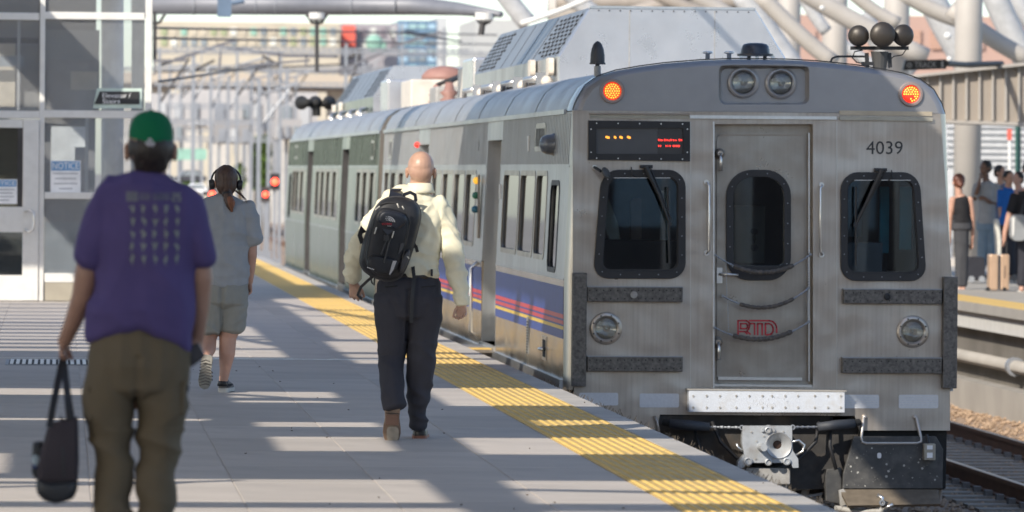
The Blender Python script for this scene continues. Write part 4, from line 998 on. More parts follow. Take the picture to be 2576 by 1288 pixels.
# RTD logo: ribbons
def ribbon(mb,path,w,off):
    for i in range(len(path)-1):
        a=Vector((*path[i],0)); b=Vector((*path[i+1],0)); t=(b-a).normalized(); nn=Vector((-t.y,t.x,0))*w/2; e=t*w*.35
        q=[a-e-nn,b+e-nn,b+e+nn,a-e+nn]; fp([(p.x,p.y) for p in q],(),off,.0015,mb)
def arc(cx,cy,r,a0,a1,n=8,ry=None): return [(cx+r*math.cos(rad(a0+(a1-a0)*i/n)),cy+(ry or r)*math.sin(rad(a0+(a1-a0)*i/n))) for i in range(n+1)]
mb=MB(); q=.4165/.5*1.2; 
k=.0833
def L(x,y): return (1824.6+x*k,769.2+y*k)
rib=[ [(430,990),(430,460)]+[(690,460)]+[(760,520),(775,620),(760,700),(700,780),(800,870)],
      [(510,700),(510,550),(680,550),(715,600),(715,660),(680,700),(510,700)],
      [(480,790),(640,790),(700,860)],
      [(775,460),(1380,460)]+[(1480,490),(1560,560),(1595,650),(1600,820)],
      [(790,560),(800,550),(930,550),(930,880)],[(1025,880),(1025,550),(1160,550),(1160,880)],
      [(1260,880),(1260,550),(1370,550),(1450,590),(1490,680),(1490,780),(1440,860),(1300,890)] ]
for i,r in enumerate(rib): ribbon(mb,[L(*p) for p in r],4.0,-.096+i*.0002)
mb.build('logo',redL,car1)
text_mb('4039',(2179,355),(2271,388),YF-.004).build('fleet_number',black,car1)
# bumper guards
def guard(x0,y0,x1,y1,o,dots,nm='bumper_beam'):
    A=at(x0,y1); B=at(x1,y0)
    g=MB().box((A.x,YF-o,A.z),(B.x,YF-.001,B.z)).build(nm,wornB,car1,bevel=.006)
    if dots:
        mb=MB(); m=max(3,int((x1-x0)/17))
        for i in range(m):
            x=x0+6+(x1-x0-12)*i/(m-1)
            for y in (y0+8,y1-7): mb.cyl(at(x,y,o),at(x,y,o+.002),.006,n=6)
        mb.build('bolt_holes',blackM,g)
        fp([(x0,y0-2),(x1,y0-1),(x1,y0+1),(x0,y0)],(),o+.004,o).build('top_lip',galv,g)
    return g
guard(1436,686,1474,971,.10,0,'bumper_post'); guard(2367,696,2405,976,.10,0,'bumper_post')
guard(1475,722,1715,758,.085,1); guard(1475,897,1715,933,.085,1); guard(2119,728,2366,763,.085,1); guard(2116,900,2366,938,.085,1)
mb=MB().lathe(at(2228,746,.085),(0,-1,0),[(0,.03),(.012,.028),(.014,.02),(.006,.016)],14); mb.build('bolt_head',black,car1)
mb=MB().lathe(at(1592,741,.085),(0,-1,0),[(0,.03),(.010,.028),(.012,.001)],14); mb.build('bolt_head',greyC,car1)
for (a,b,c,d) in ((1457,988,1555,1020),(1609,990,1708,1025),(2106,993,2211,1027),(2261,993,2360,1027)):
    r_=fp(rr(a,b,c,d,4,3),(),.004,.003).build('reflector_strip',reflW,car1)
    mb=MB()
    for i in range(5): fp([(a+3,b+4+i*6),(c-3,b+4+i*6),(c-3,b+5.2+i*6),(a+3,b+5.2+i*6)],(),.006,.001,mb)
    if a>2000: mb.build('reflector_lines',brightS,r_)
A=at(1728,1035); B=at(2120,982)
bar_=MB().box((A.x,YF-.13,A.z),(B.x,YF-.001,B.z)).build('anticlimber_bar',barW,car1,bevel=.006)
mb=MB(); mbs=MB()
for i,x in enumerate((1739,1773,1806,1847,1880,1913,1937,1970,2002,2044,2077,2109)):
    for y in (994,1023):
        mb.cyl(at(x,y,.131),at(x,y,.137),.009,n=8); mbs.box(tuple(at(x-1,y+5,.1305)),tuple(at(x+1,y-3,.132)))
mb.build('bolts',greyC,bar_); mbs.build('rust_runs',M('rust stain',(.45,.42,.38),.7),bar_)
mb=MB()
for i in range(16):
    x=1880+R_.random()*100; y=994+R_.random()*26; mb.tube([at(x,y,.1315),at(x+R_.uniform(-1,1),y+R_.uniform(2,7),.1315)],.0014,4)
mb.build('scratches',M('scratch grey',(.42,.43,.45),.7),bar_)
fp([(1725,976),(2124,980),(2124,984),(1725,980)],(),.135,.135).build('bar_top_lip',concL,car1); 
# cab interior
mb=MB()
Zf=-.02
mb.box((CX-1.38,YF+1.9,-.1),(CX+1.38,YF+1.95,2.19)); mb.box((CX-1.30,YF+.2,.25),(CX+1.30,YF+1.9,.27)); mb.box((CX-1.30,YF+.2,2.17),(CX+1.30,YF+1.9,2.19))
mb.build('cab_interior',inter,car1)
mb=MB(); mb.box((CX-.44,YF+.16,.0),(CX-.40,YF+1.9,2.2)); mb.box((CX+.44,YF+.16,0),(CX+.48,YF+1.9,2.2)); mb.build('cab_partition',interL,car1)
def ib(x0,y0,x1,y1,dy,dep,nm,m_):
    A=at(x0,y1); B=at(x1,y0); return MB().box((A.x,YF+dy,A.z),(B.x,YF+dy+dep,B.z)).build(nm,m_,car1,bevel=.01)
ib(1500,606,1720,690,.25,.5,'driver_console',blackM); ib(2130,612,2235,690,.3,.4,'driver_console',inter)
ib(2236,470,2262,640,.5,.05,'blue_curtain',interB); ib(2280,470,2312,630,.35,.04,'blue_curtain',interB)
ib(2180,505,2225,600,1.2,.2,'equipment_cabinet',interL); ib(1680,480,1704,650,.5,.1,'side_pillar',interL)
MB().plate([(1538,478),(1556,500),(1580,560),(1592,640),(1588,668),(1572,668),(1560,610),(1540,560),(1524,600),(1520,560),(1530,500)],[],lambda u,v:(Fm(u,v)[0],YF+.8,Fm(u,v)[1]),(0,.1,0)).build('cab_cutout',M('cream cutout',(.75,.70,.54),.7),car1,bevel=.015)  # flat cream cutout for an unclear pale shape behind the left glass
MB().plate(rr(1620,500,1648,610,10,4),[],lambda u,v:(Fm(u,v)[0],YF+1.0,Fm(u,v)[1]),(0,.1,0)).build('cab_cutout',M('tan seat',(.42,.28,.21),.7),car1)
ib(1850,520,1974,668,1.2,.05,'inner_door',M('inner door',(.40,.39,.33),.7))
hh=MB().tube([at(1941,590,-1.1),at(1941,626,-1.1)],.012,8).build('inner_door_handle',black,car1)
for y in (586,628): MB().cyl(at(1941,y,-1.12),at(1941,y,-1.08),.03,n=12).build('rose',black,hh)
# wipers
def wiper(pts,mount,blade):
    w=MB().box(tuple(at(mount[0]-16,mount[1]+4,.04)),tuple(at(mount[0]+16,mount[1]-4,.0))).build('wiper',black,car1,bevel=.004)
    MB().tube([at(*p,.09) for p in pts],[.022,.016,.011],8).build('arm',black,w)
    MB().tube([at(pts[0][0]+12,pts[0][1],.07),at(pts[-1][0]+5,pts[-1][1]-8,.09)],.006,6).build('link_rod',black,w)
    MB().tube([at(*blade[0],.075),at(*blade[1],.075)],.010,6).build('blade',rubber,w)
    MB().cyl(at(pts[-1][0],pts[-1][1],.06),at(pts[-1][0],pts[-1][1],.11),.018,n=10).build('pivot',black,w)
wiper([(1621,420),(1655,490),(1682,563)],(1625,419),((1677,470),(1682,662)))
wiper([(2214,428),(2180,500),(2148,566)],(2214,427),((2150,470),(2150,668)))
MB().tube([at(1587,420,.03),at(1590,440,.05),at(1600,445,.04)],.005,6).build('washer_hose',black,car1); MB().tube([at(2241,428,.03),at(2243,445,.05),at(2232,456,.04)],.005,6).build('washer_hose',black,car1)
# round mirror
m_=MB().tube([at(1495,421,0),at(1495,421,.05),at(1508,431,.12)],.012,8).build('spot_mirror',black,car1)
MB().lathe(at(1518,436,.13),(.55,-.45,.32),[(0,.045),(.012,.052),(.02,.045)],20).build('mirror_disc',plateD,m_,True); MB().cyl(at(1495,421,0),at(1495,421,.02),.02,n=10).build('mount',brightS,m_)
# roof things
def P_at(x,y,Y): return T(x,y,Y)
a=MB().lathe(P_at(1503,168,YF+.4),(0,0,1),[(-.04,.018),(.02,.018),(.021,.068),(.034,.068),(.036,.062),(.10,.060),(.15,.052),(.19,.036),(.21,.018),(.218,.001)],24).build('roof_antenna',plateD if False else M('dark grey dome',(.05,.05,.055),.5),car1,True,angle=50)
MB().cyl(P_at(1503,192,YF+.4),P_at(1503,166,YF+.4),.028,n=12).build('antenna_stem',greyC,a)
b=MB().lathe(P_at(1900,141,YF+.7),(0,0,1),[(0,.155),(.018,.155),(.022,.125),(.055,.12),(.085,.112),(.10,.098),(.11,.06),(.112,.001)],28).build('roof_beacon',M('navy dome',(.03,.035,.05),.35),car1,True,angle=45)
for k in range(5): MB().box(tuple(P_at(1860+k*20,150,YF+.6)),tuple(P_at(1868+k*20,141,YF+.62))).build('stand_off',black if k%2 else brightS,b)
for (x,y) in ((1780,128),(1834,122)):
    MB().lathe(P_at(x,150,YF+2.2),(0,0,1),[(0,.02),(.05,.02),(.055,.045),(.07,.045),(.075,.02)],14).build('roof_vent',brightS,car1,True)
# triple horns
hs=MB().tube([P_at(2213,183,YF+.5),P_at(2213,130,YF+.5)],[.052,.075],14).build('horn_stand',greyC if False else M('horn stand grey',(.06,.06,.06),.6),car1)
for (x,y,r,dx) in ((2160,90,.090,-.25),(2272,89,.094,.25),(2220,87,.108,0)):
    ax=Vector((dx,-1,0)).normalized(); c=P_at(x,y,YF+.42 if dx else YF+.32)
    MB().lathe(c,ax,[(-.42,.03),(-.30,.033),(-.18,.045),(-.08,.07),(-.02,r*.95),(0,r),(.010,r),(.022,r*.93),(.040,r*.74),(.052,r*.45),(.056,.001)],30).build('horn_bell',M('horn brown',(.045,.038,.032),.42,.3) if 'horn brown' not in MATS else MATS['horn brown'],hs,True,angle=50)
MB().bar(P_at(2140,121,YF+.5),P_at(2285,121,YF+.5),.05,.03).build('cross_bracket',black,hs); 
for x in (2180,2237): MB().bar(P_at(x,133,YF+.5),P_at(x+2,170,YF+.5),.03,.04).build('side_bracket',black,hs)
MB().bar(P_at(2168,160,YF+.5),P_at(2200,160,YF+.5),.06,.03).build('solenoid',black,hs)
MB().tube([P_at(2089,157,YF+.4),P_at(2093,147,YF+.4),P_at(2105,142,YF+.4),P_at(2170,142,YF+.5),P_at(2185,144,YF+.5)],.009,7).build('air_hose',black,hs)
MB().tube([P_at(2170,126,YF+.5),P_at(2150,130,YF+.5),P_at(2144,145,YF+.5),P_at(2155,157,YF+.5),P_at(2180,160,YF+.5)],.006,6).build('air_hose',black,hs)
MB().tube([P_at(2280,124,YF+.5),P_at(2270,138,YF+.5),P_at(2248,142,YF+.5),P_at(2238,152,YF+.5),P_at(2237,172,YF+.5)],.005,6).build('air_hose',black,hs)
h2=MB().tube([T(796,292,95.3),T(796,262,95.3)],.08,10).build('horn_stand',blackM,car2)
for (x,dx) in ((772,-.2),(796,0),(820,.2)): MB().lathe(T(x,258,95.2),(dx,1,0),[(-.1,.06),(0,.07),(.3,.1),(.4,.13)],20).build('horn_bell',blackM,h2,True)
MB().bar(T(765,266,95.4),T(828,266,95.4),.05).build('cross_bracket',blackM,h2)
# things on car 1's side
def sp(t,z,o=0.): return Vector((CX-hw(z)-o,YF+t,z))
ls=MB().box(tuple(sp(8.98,1.02,.0)),tuple(sp(9.2,1.66,.05))).build('door_indicator',steelD,car1)
for (z,m_) in ((1.60,amberL),(1.45,greenL),(1.31,tealL)):
    MB().lathe(sp(9.09,z,.045),(-.6,-1,0),[(0,.036),(.03,.036),(.045,.012)],14).build('lens',m_,ls,True)
rl=MB().lathe(sp(18.75,2.0,.0),(-.5,-1,0),[(0,.035),(.04,.035),(.05,.01)],12).build('door_open_light',ledR,car1,True)
cm_=MB().lathe(sp(1.55,1.93,-.01),(-1,-.15,0),[(0,.095),(.02,.10),(.03,.09),(.08,.085),(.12,.065),(.14,.02)],22).build('side_camera',M('dome grey',(.16,.17,.19),.3,.3),car1,True)
vt=MB().plate(rr(3.28,.03,3.46,.33 if False else .36,.01,2),[],lambda t,z:(CX-hw(z)-.008,YF+t,z-.14+.17),(.007,0,0)).build('side_vent',sideS,car1)
mb=MB()
for i in range(12): mb.box(tuple(sp(3.30,.065+i*.025,.010)),tuple(sp(3.44,.076+i*.025,.0)))
mb.build('vent_slots',blackM,vt)
hb=MB().box(tuple(sp(1.55,.06,.006)),tuple(sp(1.95,.27,0))).build('side_hatch',steel,car1)
MB().box(tuple(sp(1.62,.09,.009)),tuple(sp(1.88,.24,0.0))).build('hatch_opening',blackM,hb); MB().tube([sp(1.66,.16,.02),sp(1.75,.16,.05),sp(1.84,.16,.02)],.014,8).build('hatch_latch',brightS,hb,True)
for t,z,s_ in ((3.9,2.0,.05),(6.7,1.55,.04)): MB().box(tuple(sp(t,z-.12,.012)),tuple(sp(t+.1,z+.02,0))).build('side_lamp',whiteP,car1)
st=MB().box(tuple(sp(6.95,-.06,.25)),tuple(sp(8.55,-.03,0))).build('door_step',steelD,car1); MB().box(tuple(sp(6.97,-.029,.24)),tuple(sp(7.3,-.02,.03))).build('yellow_nosing',yellowT,st)
# under the front: opening, coupler, hoses, plough
mb=MB(); mb.box((CX-1.55,YF+.3,-1.0),(CX+1.55,YF+.35,-.25)); mb.box((CX-.95,YF+.02,-.33),(CX+.85,YF+.3,-.31)); mb.build('buffer_wall',under,car1)
for (x0,x1) in ((1788,1858),(1983,2060)):
    MB().plate([(x0,1044),(x1,1044),(x1-(30 if x0<1900 else -6),1180),(x0+18,1180)],[],lambda u,v:(Fm(u,v)[0],YF+.16,Fm(u,v)[1]),(0,.05,0)).build('gusset',plateD,car1)
cp=empty('coupler',at(1920,1116,.0),None,None); cp.parent=car1; cp.location=at(1920,1116,0)-wl(car1); WL[cp]=at(1920,1116,0)
fpo=lambda o_,h_,y,d: fp(o_,h_,y,d)
fpo([(1858,1068),(1982,1068),(1982,1100),(1984,1130),(1997,1150),(1998,1172),(1984,1173),(1978,1160),(1872,1160),(1860,1172),(1845,1172),(1846,1158),(1862,1140),(1857,1110)],[circ(1948,1116,33,24)],.26,.10).build('coupler_plate',coupM,cp,bevel=.008)
MB().box(tuple(at(1872,1160,.15)),tuple(at(1975,1076,-.5))).build('coupler_shank',greyC,cp)
MB().lathe(at(1948,1116,.26),(0,-1,0),[(-.085,.034),(-.045,.055),(.010,.10),(.014,.108),(0,.112)],28,0).build('coupler_cone',coupM,cp,True,angle=50)
MB().lathe(at(1948,1116,.172),(0,-1,0),[(0,.040),(.006,.038)],16).build('cone_bore',M('bore brown',(.06,.03,.02),.6),cp,True)
MB().cyl(at(1904,1120,.26),at(1904,1119,.44),.036,.030,18).build('coupler_pin',coupM,cp,True,angle=40)
for (x,y,r) in ((1871,1156,.036),(1921,1078,.028),(1922,1158,.03),(1968,1156,.032)):
    MB().lathe(at(x,y,.26),(0,-1,0),[(0,r),(.02,r),(.024,r*.7),(.012,r*.5),(.012,.001)],16).build('air_port',coupM,cp,True,angle=40)
mb=MB()
for (x,y) in ((1880,1083),(1893,1106),(1960,1082),(1935,1150),(1890,1150),(1911,1093)): mb.cyl(at(x,y,.26),at(x,y,.268),.008,n=8)
mb.build('bolts',greyC,cp)
fp(arc(1922,1082,17,180,360,8)+arc(1922,1082,11,360,180,8),(),.28,.02).build('port_bracket',coupM,cp)
MB().tube([at(1981,1108,.24),at(2000,1104,.22),at(2014,1116,.22),at(2010,1132,.22),at(1988,1144,.22)],.011,8).build('hose_loop',brightS,cp,True)
MB().tube([at(1858,1130,.24),at(1848,1122,.22),at(1844,1112,.22)],.011,8).build('hose_stub',brightS,cp,True)
MB().box(tuple(at(1868,1215,.20)),tuple(at(1980,1174,-.1))).build('support_block',greyC,cp,bevel=.01)
MB().box(tuple(at(1880,1250,.14)),tuple(at(1975,1216,-.1))).build('support_foot',greyC,cp,bevel=.01)
for (xa,ya,xb,yb,xc,yc) in ((1682,1064,1780,1072,1857,1072),(2145,1064,2050,1072,1984,1071)):
    c=MB().tube([at(xa,ya,.08),at((xa+xb)/2,(ya+yb)/2,.12),at(xb,yb,.14)],[.038,.044,.036],14).build('cable_sleeve',M('sleeve navy',(.04,.045,.055),.6) if 'sleeve navy' not in MATS else MATS['sleeve navy'],car1,True)
    MB().cyl(at(xa-(14 if xa<1900 else -14),ya-3,.05),at(xa,ya,.08),.03,n=12).build('sleeve_end',blackM,c)
    mb=MB(); A=at(xb,yb,.14); B=at(xc,yc,.24); m=9
    for i in range(m):
        p=A.lerp(B,i/m); q=A.lerp(B,(i+.8)/m); mb.tube([p,q],.012 if i%2 else .008,6)
    mb.build('chain_links',galv,c)
    MB().lathe(B,(0,-1,0),[(-.01,.022),(.01,.022),(.01,.012),(-.01,.012)],14).build('shackle',galv,c)
for (xa,xb) in ((1695,1735),(2098,2140)): fp([(xa,1050),(xb,1050),(xb,1058),(xa,1058)],(),-.10,.05).build('under_bracket',concL,car1)
MB().box(tuple(at(1640,1083,-.02)),tuple(at(1800,1046,-.05))).build('skirt_inner',under,car1)
for (p_) in (((1790,1060),(1810,1110),(1850,1150),(1870,1165)),((2060,1055),(2050,1110),(2010,1150),(1985,1168)),((2090,1050),(2085,1120),(2100,1180)),((1740,1060),(1760,1130),(1810,1160),(1850,1180))):
    MB().tube([at(x,y,.02+.03*i) for i,(x,y) in enumerate(p_)],.016,8).build('brake_hose',rubber,car1,True)
# steps
st=MB().tube([at(2174,1048,.0),at(2171,1052,.03),at(2164,1100,.05),at(2166,1111,.06),at(2176,1114,.06),at(2304,1114,.06),at(2314,1110,.06),at(2314,1100,.05),at(2304,1052,.03),at(2301,1048,0)],.0125,10).build('step_handle',M('step tube',(.50,.46,.42),.4,.6),car1,True)
for x in (2174,2301): MB().sphere(at(x,1049,.01),.02,12,8).build('knob',MATS['step tube'],st,True)
st2=MB().tube([at(1645,1047,.02),at(1652,1060,.04),at(1656,1090,.05)],.0125,10).build('step_handle',MATS['step tube'],car1,True)
jb=MB().box(tuple(at(2317,1155,.16)),tuple(at(2346,1114,.08))).build('jumper_box',M('khaki box',(.34,.31,.25),.6,0,.1,8),car1,bevel=.006)
for (a,b) in ((1118,1128),(1136,1149)): MB().box(tuple(at(2324,b,.165)),tuple(at(2338,a,.155))).build('label_patch',signW,jb)
MB().tube([at(2326,1092,.1),at(2330,1114,.12)],.014,8).build('jumper_cable',black,jb)
# plough
pl=empty('plough',at(2240,1160,.0),None,None); pl.parent=car1; pl.location=at(2240,1160,0)-wl(car1); WL[pl]=at(2240,1160,0)
fp([(2145,1097),(2352,1097),(2370,1130),(2368,1228),(2117,1228),(2119,1190),(2140,1115)],(),.06,.05).build('plough_plate',plateD,pl,bevel=.006)
fp([(2163,1083),(2385,1083),(2382,1230),(2355,1230),(2355,1100),(2163,1100)],(),-.06,.05).build('plough_back',blackM,pl)
fp([(2178,1098),(2312,1098),(2312,1120),(2178,1122)],(),.066,.01).build('plough_cover',plateD,pl)
A=at(2108,1232,.06)
mb=MB(); q=[(2120,1230),(2353,1234),(2352,1258),(2340,1264),(2118,1262)]
vs=[at(2110,1230,.06),at(2355,1230,.06),at(2352,1262,.30),at(2120,1266,.30)]
mb.add(vs+[v+Vector((0,.03,-.02)) for v in vs],[(0,1,2,3),(4,7,6,5),(0,4,5,1),(1,5,6,2),(2,6,7,3),(3,7,4,0)]); mb.build('plough_lip',M('plough tan',(.16,.13,.095),.65,.1,.2,12),pl)
fp([(2080,1180),(2118,1176),(2118,1270),(2078,1262),(2076,1200)],(),.0,.25).build('plough_side',plateD,pl,bevel=.01)
fp([(2118,1228),(2142,1262),(2110,1272),(2106,1232)],(),.10,.04).build('plough_gusset',greyC,pl)
mb=MB()
for i in range(70):
    x=2125+R_.random()*235; y=1125+R_.random()*98; r=.002+R_.random()**4*.010; mb.cyl(at(x,y,.061),at(x,y,.0625),r,n=6)
mb.build('paint_chips',M('chip grey',(.42,.41,.38),.7),pl)
fp(rr(2204,1138,2214,1152,4,3),(),.063,.002).build('sticker',signW,pl)
MB().tube([at(2384,1084,-.15),at(2372,1262,-.15)],.016,8).build('stay_rod',beamT,pl)
hz=MB().tube([at(2095,1276,.12),at(2150,1283,.2),at(2200,1282,.28),at(2206,1274,.3)],.026,10).build('air_hose',greyC,pl,True)
MB().tube([at(2193,1240,.3),at(2204,1246,.32),at(2203,1266,.32)],.018,8).build('hose_cock',brightS,hz,True); MB().tube([at(2205,1276,.3),at(2230,1262,.34)],[.012,.016],8).build('cock_lever',brightS,hz,True)
MB().lathe(at(2203,1258,.33),(0,-1,0),[(0,.025),(.02,.025),(.02,.012),(0,.012)],14).build('cock_ring',galv,hz)
for (xa,ya,xb,yb,w,m_) in ((2000,1200,2070,1110,.05,under),(2035,1250,2060,1120,.05,concL),(1990,1235,2085,1228,.03,greyC),(2010,1110,2120,1130,.06,under),(2000,1262,2080,1245,.02,galv)):
    MB().bar(at(xa,ya,-.25),at(xb,yb,-.2),w).build('brake_rod',m_,car1)

# ---------------------------------------------------------------- people
CD=[.9]
def chain_mb(mb, pts, A=None, n=16):
    """pts: (Vector, rx, ry); elliptical tube with domed ends"""
    P=[Vector(p[0]) for p in pts]; k=len(P)
    A=Vector(A or (1,0,0)); rows=[]
    def ringat(c,t,rx,ry):
        a=(A-t*A.dot(t))
        a=a.normalized() if a.length>.05 else t.orthogonal().normalized()
        b=t.cross(a); return [c+a*rx*math.cos(2*math.pi*j/n)+b*ry*math.sin(2*math.pi*j/n) for j in range(n)]
    T_=[(P[min(i+1,k-1)]-P[max(i-1,0)]).normalized() for i in range(k)]
    e=min(pts[0][1],pts[0][2])*CD[0]
    for (s,w) in ((1,.25),(.72,.7)): rows.append(ringat(P[0]-T_[0]*e*s,T_[0],pts[0][1]*w,pts[0][2]*w))
    for i in range(k): rows.append(ringat(P[i],T_[i],pts[i][1],pts[i][2]))
    e=min(pts[-1][1],pts[-1][2])*CD[0]
    for (s,w) in ((.72,.7),(1,.25)): rows.append(ringat(P[-1]+T_[-1]*e*s,T_[-1],pts[-1][1]*w,pts[-1][2]*w))
    b=len(mb.v)
    for r in rows: mb.v+=r
    for i in range(len(rows)-1):
        for j in range(n): mb.f.append((b+i*n+j,b+i*n+(j+1)%n,b+(i+1)*n+(j+1)%n,b+(i+1)*n+j))
    mb.f.append(tuple(b+j for j in range(n-1,-1,-1))); mb.f.append(tuple(b+(len(rows)-1)*n+j for j in range(n)))
def remesh(name, mb, mat, parent, voxel=.008, smooth=3, fold=None, cutz=None):
    off=wl(parent)
    me=bpy.data.meshes.new('tmp'); me.from_pydata([tuple(v-off) for v in mb.v],[],mb.f)
    bm=bmesh.new(); bm.from_mesh(me); bmesh.ops.recalc_face_normals(bm,faces=bm.faces); bm.to_mesh(me); bm.free()
    o=bpy.data.objects.new('tmp',me); COL.objects.link(o)
    r=o.modifiers.new('r','REMESH'); r.mode='VOXEL'; r.voxel_size=voxel
    s=o.modifiers.new('s','SMOOTH'); s.iterations=smooth; s.factor=.5
    dg=bpy.context.evaluated_depsgraph_get(); dg.update()
    m2=bpy.data.meshes.new_from_object(o.evaluated_get(dg)); bpy.data.objects.remove(o); bpy.data.meshes.remove(me)
    m2.name=name
    if fold:
        N=len(m2.vertices); co=np.empty(N*3); no=np.empty(N*3)
        m2.vertices.foreach_get('co',co); m2.vertices.foreach_get('normal',no); co=co.reshape(-1,3); no=no.reshape(-1,3)
        for i in range(N):
            p=Vector(co[i])+off; h=fold(p,Vector(no[i])); co[i]+=no[i]*h
        m2.vertices.foreach_set('co',co.reshape(-1)); m2.update()
    m2.materials.clear(); m2.materials.append(mat); m2.shade_smooth()
    ob=bpy.data.objects.new(name,m2); COL.objects.link(ob); ob.parent=parent; WL[ob]=off
    return ob
def rid(p,sx,sy,sz,seed=0.):
    return 1-2*abs(noise.noise(Vector((p.x*sx+seed,p.y*sy+seed*1.7,p.z*sz))))
def hand_mb(mb, Wp, d, w, nrm, s=.185, curl=.5, thumb=.8):
    """wrist point, direction, towards the thumb, towards the palm"""
    Wp=Vector(Wp); d=Vector(d).normalized(); w=Vector(w); w=(w-d*w.dot(d)).normalized(); nrm=Vector(nrm); nrm=(nrm-d*nrm.dot(d)-w*nrm.dot(w)).normalized()
    k=s/.185
    chain_mb(mb,[(Wp-d*.01*k,.026*k,.020*k),(Wp+d*.03*k,.034*k,.019*k),(Wp+d*.075*k,.040*k,.015*k),(Wp+d*.09*k,.038*k,.013*k)],A=w)
    for i,L in enumerate((.070,.078,.073,.056)):
        b=Wp+d*(.080-.004*abs(i-1))*k+w*(.0315-.021*i)*k; dd=d+w*(.10-.07*i); dd.normalize(); pts=[(b-dd*.015*k,.0095*k,.0095*k)]; c=b
        for q,(fr_,r) in enumerate(((.42,.0092),(.32,.0083),(.26,.0070))):
            a=curl*(.5+.55*q)*(1+.12*i); v=dd*math.cos(a*(q+1)*.5)+nrm*math.sin(a*(q+1)*.5)
            c=c+v*L*fr_*k; pts.append((c,r*k,r*k))
        chain_mb(mb,pts,A=w,n=10)
    b=Wp+d*.022*k+w*.020*k; v1=(d*.72+w*.62*thumb+nrm*.35).normalized(); v2=(d*.9+w*.15*thumb+nrm*.45).normalized()
    c1=b+v1*.045*k; c2=c1+v2*.030*k; c3=c2+v2*.024*k
    chain_mb(mb,[(b,.016*k,.014*k),(c1,.0115*k,.0115*k),(c2,.010*k,.010*k),(c3,.008*k,.008*k)],A=w,n=10)
def head_mb(mb, c, s=1., face=Vector((0,1,0)), ear=True):
    """c = centre of the skull; face = way the nose points"""
    f_=face.normalized(); r_=Vector((f_.y,-f_.x,0)).normalized()
    def E(o,rx,ry,rz,n=20,m=14):
        b=len(mb.v); cc=c+r_*o[0]*s+f_*o[1]*s+Vector((0,0,o[2]*s))
        for i in range(m+1):
            th=math.pi*i/m
            for j in range(n):
                ph=2*math.pi*j/n; mb.v.append(cc+(r_*rx*math.sin(th)*math.cos(ph)+f_*ry*math.sin(th)*math.sin(ph)+Vector((0,0,rz*math.cos(th))))*s)
        for i in range(m):
            for j in range(n): mb.f.append((b+i*n+j,b+(i+1)*n+j,b+(i+1)*n+(j+1)%n,b+i*n+(j+1)%n))
    E((0,-.005,.012),.081,.098,.092); E((0,-.035,-.015),.074,.065,.080); E((0,.035,-.055),.062,.058,.060); E((0,.055,-.10),.036,.034,.026)
    E((0,.098,-.035),.014,.022,.026); E((0,.10,-.050),.018,.014,.011); E((0,.088,-.078),.026,.012,.010)
    for q in (-1,1):
        E((q*.031,.078,-.006),.018,.016,.012)
        if ear: E((q*.085,-.004,-.030),.012,.020,.034); E((q*.089,-.012,-.016),.008,.016,.018)
def face_parts(c,s,face,par):
    f_=face.normalized(); r_=Vector((f_.y,-f_.x,0)).normalized()
    for q in (-1,1):
        MB().sphere(c+(r_*q*.031+f_*.090+Vector((0,0,-.006)))*s,.0075*s,10,8).build('eye',MATS['eye dark'],par,True)
    MB().sphere(c+(f_*.098+Vector((0,0,-.079)))*s,.012*s,10,8,(1.6,.5,.4)).build('lips',MATS['lips'],par,True)
M('eye dark',(.03,.02,.015),.2); M('lips',(.40,.16,.13),.5)
skinA=M('skin fair',(.46,.285,.21),.42,0,.10,14,dirt=(.36,.20,.15),dsc=11,damt=.6,bump=.004,bsc=90)
skinB=M('skin light',(.47,.27,.20),.55,0,.08,12,dirt=(.40,.20,.14),dsc=8,damt=.4)
skinC=M('skin tan',(.40,.225,.155),.55,0,.08,12,dirt=(.32,.16,.10),dsc=8,damt=.4)
skinD=M('skin brown',(.16,.085,.055),.5,0,.08,12)
def cloth(name,col,**k): return M(name,col,.85,0,.07,9,bump=.006,bsc=140,dirt=tuple(c*.8 for c in col),dsc=3,damt=.35,spec=.2,**k)
def shoe(par,heel,toe,up,w,name,upper,sole_m,sole_t=.022,h=.085,tilt=None):
    """heel and toe points of the sole bottom; up = sole normal"""
    heel=Vector(heel); toe=Vector(toe); up=Vector(up).normalized(); t=(toe-heel); L=t.length; t.normalize(); up=(up-t*up.dot(t)).normalized(); s_=t.cross(up)
    prof=[(0,.45),(.015,.68),(.08,.84),(.25,.86),(.42,.80),(.60,.95),(.75,1.0),(.88,.85),(.96,.55),(1.0,.0)]
    outl=[(u,v*w/2) for u,v in prof]+[(u,-v*w/2) for u,v in prof[-2::-1]]
    o=MB().plate(outl,[],lambda u,v:heel+t*u*L+s_*v,up*sole_t).build(name,sole_m,par,bevel=.004)
    # heel step and seams
    hb=MB().plate([(u,v*.94) for u,v in outl if u<=.28]+[],[],lambda u,v:heel+t*u*L+s_*v-up*.010,up*.012).build('heel_block',sole_m,o)
    mb=MB()
    sec=[(.004,.50,.066),(.03,.72,.078),(.12,.80,.082),(.25,.80,.088),(.36,.76,.080),(.50,.82,.058),(.70,.90,.045),(.86,.80,.036),(.96,.5,.026)]
    n=14
    for u,v,hh in sec:
        for j in range(n):
            a=math.pi*j/(n-1); mb.v.append(heel+t*u*L+s_*math.cos(a)*v*w/2*.98+up*(sole_t+.001+max(0,math.sin(a))**.75*hh*h/.085))
    for i in range(len(sec)-1):
        for j in range(n-1): mb.f.append((i*n+j,i*n+j+1,(i+1)*n+j+1,(i+1)*n+j))
    mb.f.append(tuple(range(n))); mb.f.append(tuple(range((len(sec)-1)*n,len(sec)*n))[::-1])
    mb.build('upper',upper,o,True,angle=60)
    return o
